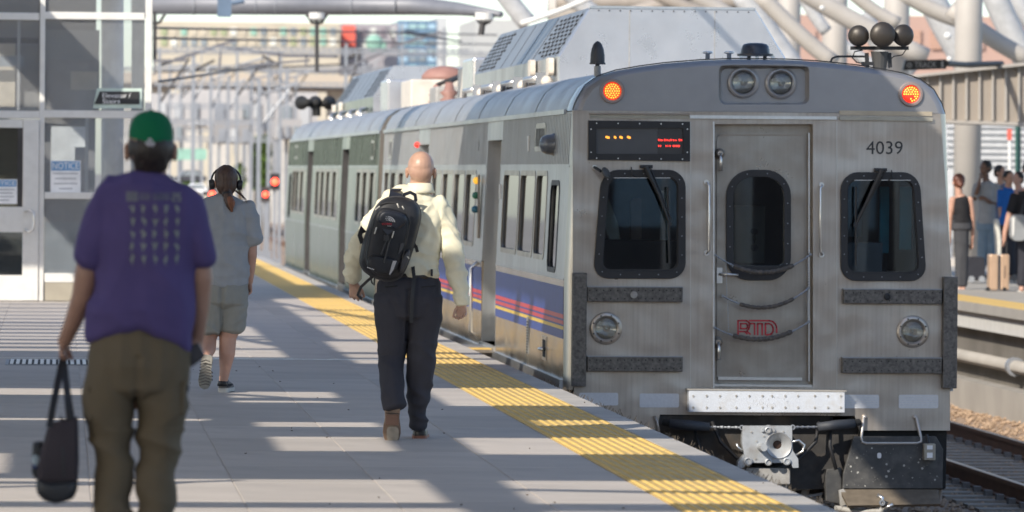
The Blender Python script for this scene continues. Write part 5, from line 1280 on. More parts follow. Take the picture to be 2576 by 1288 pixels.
# ===== bald man
YB=32.87
def B(x,y,dy=0.): return T(x,y,YB+dy)
pb=empty('person',B(1040,1105),'bald man in pale yellow shirt and charcoal trousers walking away beside the train','person')
mb=MB()
CD[0]=.9; hc=B(1059,423)
head_mb(mb,hc,1.03,Vector((.12,1,0)))
chain_mb(mb,[(B(1060,440,-.01),.066,.066),(B(1057,462,.0),.066,.064),(B(1055,485),.075,.07)])
ch=lambda *a: chain_mb(mb,[(B(x,y,dy),r,r2) for x,y,dy,r,r2 in a])
ch((1055,490,0,.10,.08),(1045,515,0,.17,.10),(1038,560,0,.16,.11),(1032,640,0,.145,.10),(1030,700,0,.15,.10),(1030,735,0,.14,.10))
ch((972,538,0,.045,.045),(908,600,.03,.040,.040),(888,645,.06,.04,.04),(888,690,.12,.030,.030),(888,716,.17,.027,.022))
hand_mb(mb,B(890,710,.17),(.12,.15,-1),(.8,-.2,0),(.5,.8,0),.185,.9)
ch((1098,538,0,.045,.045),(1134,605,-.03,.038,.038),(1143,650,-.05,.04,.04),(1160,730,-.09,.030,.028),(1162,764,-.10,.028,.022))
hand_mb(mb,B(1162,760,-.10),(.02,.05,-1),(-.85,.5,0),(-.3,-.9,0),.165,1.0)
ch((990,745,0,.08,.08),(987,880,.0,.05,.05),(985,930,-.05,.045,.045),(990,990,-.17,.035,.035),(992,1012,-.20,.028,.028))
ch((1068,745,0,.08,.08),(1060,880,0,.055,.055),(1052,980,0,.045,.045),(1054,1070,0.02,.026,.026),(1056,1085,.06,.024,.026))
remesh('body',mb,skinA,pb,.0048,3)
CD[0]=.28
face_parts(hc,1.03,Vector((.12,1,0)),pb)
shirtY=cloth('pale yellow shirt',(.72,.68,.52)); 
mb=MB()
ch((1005,522,0,.06,.07),(975,524,0,.068,.075),(962,530,0,.066,.074))
ch((1080,520,0,.06,.07),(1100,524,0,.068,.075),(1110,530,0,.064,.074))
ch((1056,478,0,.078,.070),(1050,492,0,.135,.085),(1041,508,0,.195,.10),(1034,540,-.01,.215,.125),(1033,600,-.01,.195,.125),(1030,650,-.01,.178,.12),(1030,685,-.01,.178,.12),(1030,693,0,.17,.11))
ch((968,532,0,.066,.076),(938,566,.02,.062,.066),(908,610,.04,.056,.06),(890,648,.05,.053,.055),(889,680,.10,.044,.045),(888,700,.14,.038,.036))
ch((1104,532,0,.066,.076),(1122,566,-.01,.066,.07),(1134,610,-.03,.060,.062),(1146,660,-.05,.053,.055),(1157,710,-.08,.047,.047),(1163,752,-.10,.040,.038),(1163,762,-.10,.039,.036))
def foldY(p,n):
    z=p.z; h=.010*rid(p,5,3,16,3)*max(0,1-abs((z-1.05)/.30)); h+=.007*rid(p,11,5,4,9)
    if p.x>B(1105,600).x or p.x<B(935,600).x: h+=.005*max(0,rid(Vector((p.x,p.y,p.z+p.x*1.3)),5,5,15,5))
    dx=p.x-B(1108,560).x; h+=.010*max(0,rid(Vector((p.x*1.2+p.z*.8,0,p.z*.6-p.x)),9,0,3,2))*max(0,1-abs(dx)/.12)
    h+=.008*max(0,rid(Vector((p.x*.8+p.z*.5,p.y,p.z-p.x*.6)),14,6,10,4))
    return h*1.15-.004
sh=remesh('shirt',mb,shirtY,pb,.0075,7,foldY)
mb=MB(); mb.lathe(B(1057,466,.0),(.02,0,-1),[(-.014,.072),(-.012,.078),(.03,.086),(.05,.094),(.05,.084),(0,.074)],26); mb.build('collar',shirtY,pb,True)
for (x,y,dy,d) in ((888,697,.135,(0,.5,-1)),(1163,757,-.1,(0,0,-1))):
    c=B(x,y,dy); d=Vector(d).normalized(); MB().lathe(c,d,[(-.03,.044),(-.032,.047),(.024,.046),(.026,.040),(.0,.038)],22).build('cuff',shirtY,pb,True,angle=50)
trouser=cloth('charcoal trousers',(.043,.043,.053))
mb=MB()
ch((1028,694,0,.175,.115),(1029,712,-.01,.195,.135),(1029,745,-.02,.198,.15),(1029,790,-.01,.19,.14))
ch((990,745,-.01,.112,.13),(986,800,-.01,.106,.12),(988,860,.0,.088,.105),(985,905,.0,.075,.095),(984,950,-.08,.072,.085),(989,1000,-.18,.068,.075),(994,1024,-.20,.066,.07))
ch((1068,745,-.01,.112,.13),(1067,800,-.01,.107,.12),(1063,860,0,.090,.105),(1059,910,0,.081,.095),(1055,965,0,.072,.085),(1050,1015,0,.060,.07),(1052,1055,.0,.049,.060),(1052,1072,.0,.047,.058))
def foldT(p,n):
    z=p.z; h=.006*rid(p,14,6,3,4)
    h+=.020*max(0,rid(Vector((p.x,p.y,p.z+.5*p.x)),4,4,11,8))*(1 if z<.62 else .35)*max(0,.45+noise.noise(Vector((p.x*5,0,p.z*4))))
    h+=.013*max(0,rid(Vector((p.x,0,p.z-1.2*abs(p.x-B(1029,0).x))),6,0,11,1))*max(0,1-abs(z-.86)/.14)
    h+=-.012*math.exp(-((p.x-B(1029,0).x)/.012)**2)*(1 if .62<z<.95 and n.y<0 else 0)
    return h
tr=remesh('trousers',mb,trouser,pb,.0075,2,foldT)
mb=MB(); 
prof=[]
for (z,kx,ky) in ((B(0,694).z,.182,.128),(B(0,680).z,.180,.126)):
    prof.append([(B(1029,690).x+kx*math.cos(2*math.pi*j/36),YB-.01+ky*math.sin(2*math.pi*j/36),z) for j in range(36)])
mb.add(prof[0]+prof[1],[(j,(j+1)%36,36+(j+1)%36,36+j) for j in range(36)]); be=mb.build('belt',M('belt leather',(.025,.018,.015),.4),pb,True); be.modifiers.new('s','SOLIDIFY').thickness=.006
for x in (1084,1000): MB().box(tuple(B(x,695,-.155)),tuple(B(x+4,677,-.12))).build('belt_loop',trouser,pb)
for (x0,x1) in ((1060,1096),(968,1000)):
    MB().tube([B(x0,722,-.17),B(x1,719,-.16)],.003,5).build('pocket_seam',blackM,pb)
leath=M('shoe leather',(.02,.017,.017),.28,0,.2,8); soleT=M('tan sole',(.22,.145,.10),.6,0,.2,12,dirt=(.33,.28,.23),dsc=10,damt=.7); soleB=M('brown welt',(.25,.10,.06),.5,0,.1,12)
s1=shoe(pb,B(988,1004,-.225),B(985,1117,-.19),(0.02,1,.10),.113,'left_shoe' if False else 'shoe',leath,soleT,.024,.08)
fpb=lambda pts,dy: MB().plate(pts,[],lambda u,v:B(u,v,dy),(0,.003,0))
fpb([(970,1038),(1005,1040),(1005,1042),(970,1040)],-.240).build('sole_seam',blackM,s1)
fpb(rr(970,1043,1003,1070,5,3),-.236).build('sole_patch',M('worn sole patch',(.16,.085,.055),.6,0,.2,10),s1)
fpb(rr(973,1073,1003,1110,10,3),-.233).build('sole_pad',M('pale sole pad',(.27,.23,.18),.7,0,.2,20),s1)
shoe(pb,B(1055,1105,0),B(1055,1105,0)+Vector((.03,.29,0)),(0,0,1),.112,'shoe',leath,soleB,.022,.08)
MB().tube([B(1046,1078,-.02),B(1040,1079,-.03),B(1036,1083,-.02)],.0025,5).build('lace',black,pb)
MB().tube([B(1087,424,-.02),B(1094,425,.03)],.005,6).build('glasses_arm',black,pb); MB().lathe(B(885,706,.15),(0,.4,-1),[(-.009,.031),(-.009,.034),(.009,.034),(.009,.031)],20).build('watch_strap',rubber,pb)
MB().lathe(B(893,742,.19),(.2,.2,-1),[(-.003,.0100),(-.003,.0115),(.003,.0115),(.003,.0100)],14).build('ring',black,pb)
# backpack
bp=empty('backpack',B(975,700,-.2),'black backpack slung on the left shoulder of the bald man','backpack')
pack=M('pack nylon',(.014,.015,.019),.55,0,.25,14,bump=.006,bsc=120,spec=.4); packN=M('pack navy panel',(.018,.022,.034),.42,0,.2,14,bump=.005,bsc=100); packG=M('pack grey panel',(.045,.045,.05),.5,0,.15,14,bump=.005,bsc=100)
OUT=[(986,494),(965,500),(949,512),(935,540),(925,572),(914,604),(906,640),(904,660),(911,678),(928,692),(950,702),(975,708),(995,705),(1011,697),(1024,672),(1037,635),(1047,600),(1056,565),(1061,540),(1056,520),(1045,507),(1025,498),(1005,494)]
def pillow(name,outl,layers,mat,par,smooth=True,sub=2):
    cx=sum(p[0] for p in outl)/len(outl); cy=sum(p[1] for p in outl)/len(outl); n=len(outl); mb=MB()
    for (s_,dy) in layers: mb.v+=[B(cx+(x-cx)*s_,cy+(y-cy)*s_,dy) for x,y in outl]
    for i in range(len(layers)-1):
        for j in range(n): mb.f.append((i*n+j,i*n+(j+1)%n,(i+1)*n+(j+1)%n,(i+1)*n+j))
    mb.f.append(tuple(range(n))[::-1]); mb.f.append(tuple(range((len(layers)-1)*n,len(layers)*n)))
    o=mb.build(name,mat,par,smooth); 
    if sub: md=o.modifiers.new('s','SUBSURF'); md.levels=sub; md.render_levels=sub
    return o
pillow('main_compartment',OUT,[(.90,-.13),(.98,-.15),(1.0,-.19),(.99,-.24),(.93,-.285),(.80,-.31),(.5,-.315)],pack,bp)
pillow('piping',OUT,[(.965,-.20),(1.015,-.205),(1.02,-.215),(1.0,-.225),(.96,-.222)],packG,bp)
FR=[(985,523),(962,520),(948,528),(938,552),(928,590),(920,630),(918,660),(926,678),(950,690),(980,694),(1000,680),(1012,650),(1022,610),(1030,570),(1030,545),(1012,530)]
pillow('front_pocket',FR,[(.98,-.27),(1.0,-.30),(.97,-.335),(.88,-.355),(.6,-.365)],pack,bp)
UP=[(986,530),(964,528),(952,540),(946,560),(975,566),(992,578),(1004,578),(1022,564),(1026,546),(1010,534)]
pillow('top_pocket',UP,[(.97,-.33),(1.0,-.36),(.93,-.375),(.6,-.38)],packN,bp)
pillow('lower_pocket',[(930,640),(920,662),(927,678),(950,689),(980,693),(998,680),(1004,655),(985,648),(955,642)],[(.96,-.335),(1.0,-.37),(.92,-.395),(.6,-.40)],pack,bp)
pillow('side_pocket',[(1012,640),(1004,664),(1002,690),(1014,688),(1026,662),(1034,634),(1030,622)],[(.96,-.23),(1.0,-.30),(.9,-.33),(.5,-.335)],packG,bp)
for i,(pts,w) in enumerate([([(948,525),(936,560),(924,610),(917,650)],.004),([(1022,534),(1032,560),(1024,605),(1012,650)],.004),([(950,516),(975,510),(1005,514),(1030,524),(1044,545)],.004),([(926,652),(950,662),(985,668),(1005,658)],.003)]):
    MB().tube([B(x,y,-.345 if i!=2 else -.30) for x,y in pts],w,6).build('zip',black,bp)
for (x,y,x1,y1) in ((947,572,942,588),(991,582,986,598),(999,512,1003,522),(1012,519,1016,526),(955,519,944,528),(1025,646,1029,650)):
    MB().tube([B(x,y,-.385),B((x+x1)/2,(y+y1)/2,-.392),B(x1,y1,-.387)],.0045,6).build('zip_pull',M('cream cord',(.50,.48,.43),.6) if 'cream cord' not in MATS else MATS['cream cord'],bp)
fpb([(989,656),(986,664),(979,690),(981,692),(990,678),(998,656)],-.41).build('reflective_flash',reflW if False else M('grey reflective',(.33,.33,.34),.5),bp)
fpb([(1008,612),(1002,640),(1012,628),(1018,612)],-.37).build('reflective_flash',packG,bp)
fpb([(962,575),(990,580),(975,592)],-.392).build('buckle_patch',packN,bp); MB().box(tuple(B(966,606,-.40)),tuple(B(979,592,-.385))).build('buckle',black,bp)
for (a,b) in (((972,606),(958,640)),((982,600),(966,660))): MB().tube([B(*a,-.39),B(*b,-.405)],.006,6).build('bungee_cord',black,bp)
# half dome logo with lettering
lg=M('logo grey',(.55,.54,.53),.6)
f=lambda u,v:B(u,v,-.395)
mb=MB()
for (r0,r1) in ((17,13.5),(11.5,8.5),(6.5,3.5)):
    pts=[(977+r0*math.cos(rad(a)),556-r0*.75*math.sin(rad(a))+0.18*r0*math.cos(rad(a))) for a in range(0,91,15)]+[(977+r1*math.cos(rad(a)),556-r1*.75*math.sin(rad(a))+.18*r1*math.cos(rad(a))) for a in range(90,-1,-15)]
    mb.plate(pts,[],f,(0,.002,0))
mb.build('logo',lg,bp)
text_mb('THE',(970,543.5),(978,547),YB-.396).build('lettering',lg,bp); text_mb('NORTH',(969,548),(981,551.5),YB-.396).build('lettering',lg,bp); text_mb('FACE',(972,552.5),(982,556),YB-.396).build('lettering',lg,bp)
text_mb('extreme',(961,560),(986,566),YB-.394).build('red_lettering',redL,bp); text_mb('outdoor',(974,566.5),(986,569.5),YB-.395).build('lettering',lg,bp)
for i in range(5): MB().box(tuple(B(924+i*3.6,674+i*1.3,-.402)),tuple(B(926.2+i*3.6,671.5+i*1.3,-.398))).build('dot_mark',lg,bp)
def strap(name,pts,w,th,mat,par):
    mb=MB(); P=[Vector(p) for p in pts]
    for i,p in enumerate(P):
        t=(P[min(i+1,len(P)-1)]-P[max(i-1,0)]).normalized(); a=t.cross(Vector((0,1,0)));
        if a.length<.15: a=Vector((1,0,0))
        a=a.normalized()*w/2; b=t.cross(a).normalized()*th/2
        mb.v+=[p-a-b,p+a-b,p+a+b,p-a+b]
    k=len(P)
    for i in range(k-1):
        for j in range(4): mb.f.append((i*4+j,i*4+(j+1)%4,(i+1)*4+(j+1)%4,(i+1)*4+j))
    mb.f+= [(0,1,2,3),(4*k-4,4*k-1,4*k-2,4*k-3)]
    o=mb.build(name,mat,par,True,angle=50); return o
strap('shoulder_strap',[B(993,500,-.16),B(996,486,-.125),B(997,477,-.06),B(996,478,.03),B(992,500,.12)],.078,.014,packN,bp)
strap('grab_loop',[B(1012,500,-.17),B(1018,489,-.20),B(1032,484,-.21),B(1044,490,-.20),B(1046,502,-.18),B(1041,514,-.18)],.022,.006,packN,bp)
strap('webbing',[B(1041,610,-.18),B(1045,622,-.2),B(1046,618,-.21),B(1050,634,-.20)],.020,.004,black,bp)
strap('webbing',[B(1046,580,-.18),B(1042,600,-.18),B(1041,612,-.18)],.014,.004,black,bp)
strap('loose_strap',[B(1034,640,-.12),B(1038,665,-.13),B(1042,700,-.19),B(1036,760,-.20),B(1035,812,-.19)],.022,.004,black,bp)
strap('loose_strap',[B(945,690,-.22),B(925,706,-.2),B(908,722,-.1),B(900,742,.0),B(910,752,.10)],.018,.004,black,bp)
strap('webbing',[B(930,688,-.22),B(936,712,-.22),B(941,718,-.22),B(942,700,-.22)],.010,.004,black,bp)
strap('bottle_sleeve',[B(916,585,-.2),B(911,572,-.22),B(905,592,-.2),B(912,612,-.2)],.030,.01,pack,bp)
MB().box(tuple(B(1028,690,-.12)),tuple(B(1046,640,-.08))).build('hip_pad',pack,bp,bevel=.01)
# ===== woman with headphones
YW=39.55
def Wm(x,y,dy=0.): return T(x,y,YW+dy)
pw=empty('person',Wm(565,985),'person in grey t-shirt and shorts with headphones and low ponytail walking away','person')
def chainer(fn):
    return lambda mb,*a: chain_mb(mb,[(fn(x,y,dy),r,r2) for x,y,dy,r,r2 in a])
cw=chainer(Wm)
CD[0]=.9; mb=MB(); hw_=Wm(569,454)
head_mb(mb,hw_,.95,Vector((-.1,1,0)))
cw(mb,(568,475,0,.058,.058),(566,500,0,.06,.058))
cw(mb,(565,515,0,.10,.07),(563,545,0,.145,.09),(562,620,0,.15,.11),(564,700,0,.16,.12),(565,740,0,.16,.12))
cw(mb,(602,545,0,.042,.042),(630,590,0,.052,.05),(632,640,0,.045,.045),(630,680,.03,.034,.034),(627,712,.06,.027,.023))
hand_mb(mb,Wm(627,708,.06),(.0,.10,-1),(-.6,.8,0),(-.8,-.5,0),.165,.8)
cw(mb,(514,528,0,.05,.05),(500,600,.02,.05,.05),(494,660,.06,.04,.04),(494,715,.12,.027,.023))
hand_mb(mb,Wm(494,711,.12),(0,.15,-1),(.6,.8,0),(.8,-.3,0),.165,.8)
cw(mb,(590,760,0,.10,.10),(580,820,0,.085,.09),(573,850,0,.066,.068),(571,890,-.01,.062,.066),(566,930,0,.042,.046),(562,958,0,.033,.036),(562,972,.03,.035,.04))
cw(mb,(540,760,0,.10,.10),(532,820,.02,.085,.09),(524,850,.0,.064,.066),(524,878,-.08,.058,.058),(520,895,-.18,.040,.040),(518,900,-.24,.035,.035))
remesh('body',mb,skinB,pw,.0055,3)
CD[0]=.28
face_parts(hw_,.95,Vector((-.1,1,0)),pw)
hairB=M('brown hair',(.065,.035,.024),.5,0,.35,30,(3,3,.3),bump=.02,bsc=60); hairT=M('auburn hair',(.20,.075,.035),.5,0,.3,30,(3,3,.3),bump=.02,bsc=60)
def foldH(p,n): return .004*rid(p,70,40,6,2)
mb=MB()
mb.sphere(hw_+Vector((0,-.008,.02)),.094,20,14,(.92,1.08,1.04)); mb.sphere(hw_+Vector((0,-.04,-.03)),.078,18,12,(1,.9,1.1)); mb.sphere(Wm(571,488,-.085),.036,14,10)
cw(mb,(571,480,-.075,.035,.03),(573,494,-.10,.030,.028),(577,510,-.12,.034,.022),(580,522,-.125,.020,.014),(581,530,-.125,.008,.008))
# keep the face free
remesh('hair',mb,hairB,pw,.006,2,foldH)
mb=MB(); cw(mb,(577,498,-.115,.026,.020),(582,510,-.135,.027,.018),(583,522,-.135,.016,.012),(583,532,-.135,.007,.007)); remesh('ponytail_end',mb,hairT,pw,.004,1,foldH)
MB().lathe(Wm(571,487,-.095),(0.05,-.4,-1),[(-.008,.030),(-.004,.035),(.004,.035),(.008,.030)],16).build('hair_tie',black,pw,True)
mb=MB()
for i in range(9): a=Wm(590,480,-.05); mb.tube([a,a+Vector((.03+.008*i,-.01,-.01*i+.01)),a+Vector((.045+.006*i,-.02,-.03-.008*i))],.0018,4)
mb.build('stray_hair',hairB,pw)
teeG=cloth('grey t shirt',(.30,.315,.335)); shoG=cloth('grey shorts',(.255,.255,.235))
def foldG(p,n):
    h=.010*rid(p,9,6,3,6)+.015*max(0,rid(Vector((p.x+.4*p.z,p.y,p.z)),5,4,9,2))
    return h
mb=MB()
cw(mb,(566,498,0,.075,.07),(565,506,0,.13,.085),(564,520,0,.185,.11),(562,560,-.01,.195,.13),(562,620,-.01,.185,.14),(564,680,-.01,.178,.15),(566,712,-.01,.172,.15),(566,719,-.01,.170,.148))
cw(mb,(610,522,0,.08,.08),(625,560,0,.078,.078),(634,598,-.01,.070,.072),(636,610,-.01,.066,.07))
cw(mb,(518,522,0,.08,.08),(504,560,0,.078,.078),(496,600,.01,.070,.072),(495,612,.01,.066,.07))
remesh('t_shirt',mb,teeG,pw,.009,6,foldG)
mb=MB()
cw(mb,(566,705,0,.160,.135),(566,730,-.01,.172,.15),(564,765,-.02,.172,.155))
cw(mb,(588,765,-.01,.105,.125),(585,800,0,.098,.115),(583,826,0,.094,.105),(583,830,0,.092,.104))
cw(mb,(541,765,-.01,.105,.125),(535,805,.0,.100,.118),(530,830,-.01,.092,.11),(530,834,-.01,.090,.108))
def foldS(p,n): return .006*rid(p,12,8,3,3)+.010*max(0,rid(Vector((p.x,0,p.z-.9*abs(p.x-Wm(565,0).x))),5,0,12,4))-(.014*math.exp(-((p.x-Wm(562,0).x)/.014)**2) if n.y<0 else 0)
remesh('shorts',mb,shoG,pw,.008,2,foldS)
sneak=M('sneaker knit',(.17,.165,.155),.8,0,.15,20,bump=.006); soleW=M('sneaker sole',(.55,.53,.49),.7,0,.1,20); soleG=M('sneaker tread',(.26,.245,.215),.7,0,.15,25,bump=.02,bsc=60)
s1=shoe(pw,Wm(560,986,-.03),Wm(560,986,-.03)+Vector((.065,.255,0)),(0,0,1),.098,'sneaker',sneak,soleW,.028,.08)
for k in range(3): MB().tube([Wm(571+k*4,974-k*1.5,-.04+.03*k),Wm(577+k*4,966,-.02+.03*k)],.005,5).build('side_stripe',black,s1)
MB().lathe(Wm(561,961,.0),(0,0,-1),[(-.008,.036),(.0,.040),(.03,.044),(.03,.036)],16).build('heel_collar',black,s1,True)
s2=shoe(pw,Wm(522,893,-.275),Wm(513,980,-.255),(.05,1,.08),.100,'sneaker',sneak,soleG,.026,.08)
for k in range(3): MB().tube([Wm(527+k*.5,930+k*9,-.25),Wm(534,938+k*9,-.20)],.006,5).build('side_stripe',black,s2)
# tread lines
mb=MB()
for k in range(9):
    y=905+k*7.5; mb.tube([Wm(500+abs(k-5)*.6,y+5,-.284+k*.0022),Wm(517,y,-.286+k*.0022),Wm(531-abs(k-4)*.9,y+4,-.284+k*.0022)],.003,4)
mb.build('tread_grooves',M('groove',(.12,.11,.10),.8),s2)
hp=empty('headphones',Wm(569,440),'black over ear headphones worn by the walker in grey','headphones')
pts=[Wm(569+37*math.cos(rad(a)),455-35*math.sin(rad(a)),-.0) for a in range(-8,189,14)]
MB().tube(pts,.0075,8).build('headband',black,hp,True)
for (x,y,d) in ((531,464,-1),(605,466,1)):
    MB().lathe(Wm(x,y,0),(d,0,-.12),[(-.028,.026),(-.02,.038),(.006,.038),(.014,.032),(.016,.001)],20).build('ear_cup',black,hp,True,angle=50)
# ===== man in purple
YP=19.7
def Pm(x,y,dy=0.): return T(x,y,YP+dy)
pp_=empty('person',(Pm(345,900).x,YP,0),'man in purple printed t-shirt, olive cargo trousers and green cap nearest the camera','person')
cpn=chainer(Pm)
CD[0]=.9; mb=MB(); hp_=Pm(380,362)
head_mb(mb,hp_,1.06,Vector((.10,1,0)))
cpn(mb,(379,395,0,.060,.062),(378,430,0,.062,.064),(376,470,0,.075,.07))
cpn(mb,(374,480,0,.12,.09),(370,520,0,.17,.10),(366,640,0,.15,.11),(355,800,0,.15,.11),(350,860,0,.15,.11))
cpn(mb,(280,535,0,.05,.05),(236,620,0,.046,.05),(218,690,.0,.047,.047),(208,745,.03,.042,.041),(184,810,.08,.034,.033),(161,862,.12,.027,.023))
hand_mb(mb,Pm(160,855,.12),(-.06,.0,-1),(.35,.9,0),(.9,-.3,0),.135,1.9,.9)
cpn(mb,(462,535,0,.05,.05),(500,620,0,.042,.05),(505,700,.0,.044,.044),(502,770,.03,.038,.038),(498,830,.07,.029,.027),(497,850,.08,.028,.023))
hand_mb(mb,Pm(497,846,.08),(-.05,.10,-1),(-.5,-.6,0),(-.3,.9,0),.17,.9,.8)
cpn(mb,(290,900,0,.10,.10),(285,1080,0,.07,.07),(285,1250,0,.055,.055),(288,1500,0,.04,.045),(288,1530,.04,.04,.05))
cpn(mb,(400,900,0,.10,.10),(398,1080,0,.07,.07),(392,1250,0,.055,.055),(386,1500,0,.04,.045),(386,1530,.04,.04,.05))
remesh('body',mb,skinC,pp_,.0055,3)
CD[0]=.28
face_parts(hp_,1.06,Vector((.10,1,0)),pp_)
purple=cloth('purple t shirt',(.092,.068,.178)); olive=cloth('olive cargo cloth',(.135,.105,.068))
def foldP(p,n):
    z=p.z; h=.011*rid(p,7,5,2.2,5)+.006*max(0,rid(Vector((p.x+p.z*.5,p.y,p.z*.7-p.x*.4)),9,4,5,14))
    zz=(z-Pm(0,790).z); h+=.020*max(0,rid(Vector((p.x,p.y,p.z-.35*abs(p.x-.32))),3,2,9,3))*max(0,1-abs(zz)/.16)
    h+=.010*max(0,rid(Vector((p.x*.7,p.y,p.z+p.x)),4,3,5,11))
    return h
mb=MB()
cpn(mb,(330,505,0,.08,.09),(290,505,0,.085,.09),(274,520,0,.080,.085))
cpn(mb,(420,505,0,.08,.09),(450,512,0,.076,.088),(462,522,0,.072,.082))
cpn(mb,(378,452,0,.090,.078),(376,466,0,.145,.09),(374,482,0,.190,.11),(370,520,-.01,.205,.13),(367,580,-.01,.192,.14),(367,650,-.01,.192,.14),(366,720,-.01,.180,.145),(358,780,-.01,.184,.15),(353,830,-.01,.188,.152),(353,846,-.01,.186,.15))
cpn(mb,(280,515,0,.078,.085),(264,550,0,.080,.085),(246,600,.0,.068,.080),(232,648,.0,.060,.078),(229,657,.0,.059,.077))
cpn(mb,(458,515,0,.076,.085),(474,550,0,.072,.082),(490,600,0,.060,.078),(499,650,0,.050,.074),(500,659,0,.049,.073))
shp=remesh('t_shirt',mb,purple,pp_,.009,7,foldP)
# raise the middle of the hem
me=shp.data; off=wl(shp); zh=Pm(0,850).z
for v in me.vertices:
    z=v.co.z+off.z; x=v.co.x+off.x
    if z<Pm(0,760).z:
        u=(x-Pm(353,0).x)/.20; k=min(1,max(0,(Pm(0,760).z-z)/(Pm(0,760).z-zh)))
        v.co.z+= k*(.055*(1-min(1,abs(u))**1.5) - .055*max(0,u)-.012*max(0,-u))
me.update()
def foldO(p,n):
    z=p.z; h=.005*rid(p,13,6,3,4)
    h+=.020*max(0,rid(Vector((p.x,p.y,p.z+.45*p.x)),3.5,3,10,8))*(1 if z<.72 else .35)
    h+=.016*max(0,rid(Vector((p.x,0,p.z-.8*abs(p.x-.30))),3.5,0,7,1))*max(0,1-abs(z-.80)/.16)
    if n.y<0: h-=.012*math.exp(-((p.x-(Pm(350,0).x+(.86-z)*-.04))/.013)**2)*(1 if .78<z<1.0 else 0)
    return h
mb=MB()
cpn(mb,(352,832,0,.178,.135),(351,870,-.01,.185,.15),(350,920,-.02,.186,.16),(348,960,-.01,.184,.15))
cpn(mb,(287,930,-.01,.094,.13),(274,990,-.01,.088,.12),(272,1040,0,.080,.11),(280,1090,.0,.066,.10),(285,1160,0,.062,.09),(284,1230,0,.060,.085),(286,1300,0,.060,.085),(290,1400,0,.068,.08),(289,1520,0,.07,.085))
cpn(mb,(404,930,-.01,.094,.13),(405,990,-.01,.088,.12),(406,1050,0,.078,.11),(402,1100,.0,.072,.10),(396,1160,0,.066,.09),(391,1230,0,.062,.085),(388,1300,0,.060,.085),(386,1400,0,.066,.08),(386,1520,0,.07,.085))
remesh('cargo_trousers',mb,olive,pp_,.008,4,foldO)
for (x,y0,y1,xx) in ((222,970,1060,0),(462,955,1045,0)):
    s_=-1 if x<300 else 1
    pl_=MB().box(tuple(Pm(x-s_*10,y1,-.10)),tuple(Pm(x+s_*2,y0,.06))).build('cargo_pocket',olive,pp_,bevel=.012)
    MB().box(tuple(Pm(x-s_*9,y0+18,-.105)),tuple(Pm(x+s_*4,y0-3,.065))).build('pocket_flap',olive,pl_,bevel=.006)
MB().tube([Pm(468,960,-.02),Pm(472,975,-.03),Pm(467,988,-.02)],.008,6).build('hanging_tab',black,pp_)
hairD=M('dark hair',(.022,.015,.012),.5,0,.4,30,(3,3,.3),bump=.02,bsc=70)
mb=MB(); mb.sphere(hp_+Vector((0,-.018,-.014)),.087,20,14,(1.0,1.08,1.05)); cpn(mb,(380,385,-.045,.074,.048),(379,412,-.045,.067,.038),(379,428,-.04,.060,.030))
remesh('hair',mb,hairD,pp_,.006,1,foldH)
capG=M('green cap cloth',(.006,.135,.058),.8,0,.1,12,bump=.006,bsc=150,spec=.2)
# cap crown
cc=hp_+Vector((0,-.005,.020)); mb=MB()
prof=[(.0955,-.062),(.0975,-.045),(.100,-.028),(.1020,-.014),(.1035,.0),(.102,.025),(.095,.052),(.080,.076),(.055,.092),(.028,.099),(.001,.101)]
n=36
for r,z in prof:
    for j in range(n):
        a=2*math.pi*j/n; rr_=r*(1-.012*abs(math.cos(3*a))**8); mb.v.append(cc+Vector((rr_*.83*math.cos(a),rr_*1.04*math.sin(a),z*1.05+(.040*max(0,math.sin(a)) if z<-.01 else 0))))
for i in range(len(prof)-1):
    for j in range(n): mb.f.append((i*n+j,i*n+(j+1)%n,(i+1)*n+(j+1)%n,(i+1)*n+j))
cap=mb.build('cap',capG,pp_,True); cap.modifiers.new('s','SOLIDIFY').thickness=.004
MB().sphere(cc+Vector((0,0,.107)),.008,10,8,(1,1,.5)).build('cap_button',capG,cap,True)
mb=MB()
for k in range(7):
    a=math.pi*(k/6)*.8+.1*math.pi
    mb.v+=[cc+Vector((.080*math.cos(a),.095*math.sin(a),-.022)),cc+Vector((.078*math.cos(a),.10*math.sin(a)+.075*math.sin(a),-.036+.01*math.sin(a)))]
for k in range(6): mb.f.append((2*k,2*k+1,2*k+3,2*k+2))
br_=mb.build('cap_brim',capG,cap,True); br_.modifiers.new('s','SOLIDIFY').thickness=.004
mb=MB()
for (dx,dz) in ((-9,2),(8,3),(0,-6),(-3,6),(4,7)): mb.sphere(Pm(378+dx*.75,358+dz,-.111),.0085,8,6,(1,.35,.8))
mb.build('cap_emblem',M('pale emblem',(.55,.52,.55),.7),cap)
# print on the shirt back, draped on the cloth
dg=bpy.context.evaluated_depsgraph_get(); dg.update()
bvh=BVHTree.FromObject(shp,dg)
def drape(polys,name,mat,grow=0):
    mb=MB()
    for pl in polys:
        vs=[]; ok=True
        for (x,y) in pl:
            o_=Pm(x,y,-.6)-off; hit=bvh.ray_cast(o_,Vector((0,1,0)))
            if hit[0] is None: ok=False; break
            vs.append(hit[0]+off+Vector((0,-.0035,0)))
        if ok: mb.add(vs,[tuple(range(len(vs)))])
    return mb.build(name,mat,shp)
printM=M('grey print ink',(.235,.245,.235),.85,0,.12,30,spec=.2)
pd=M('grey print faded',(.165,.16,.205),.85,0,.15,30,spec=.2)
R2=random.Random(11)
def blob(cx,cy,rx,ry,n=9,j=.25): return [(cx+rx*math.cos(2*math.pi*i/n)*(1+R2.uniform(-j,j)),cy+ry*math.sin(2*math.pi*i/n)*(1+R2.uniform(-j,j))) for i in range(n)]
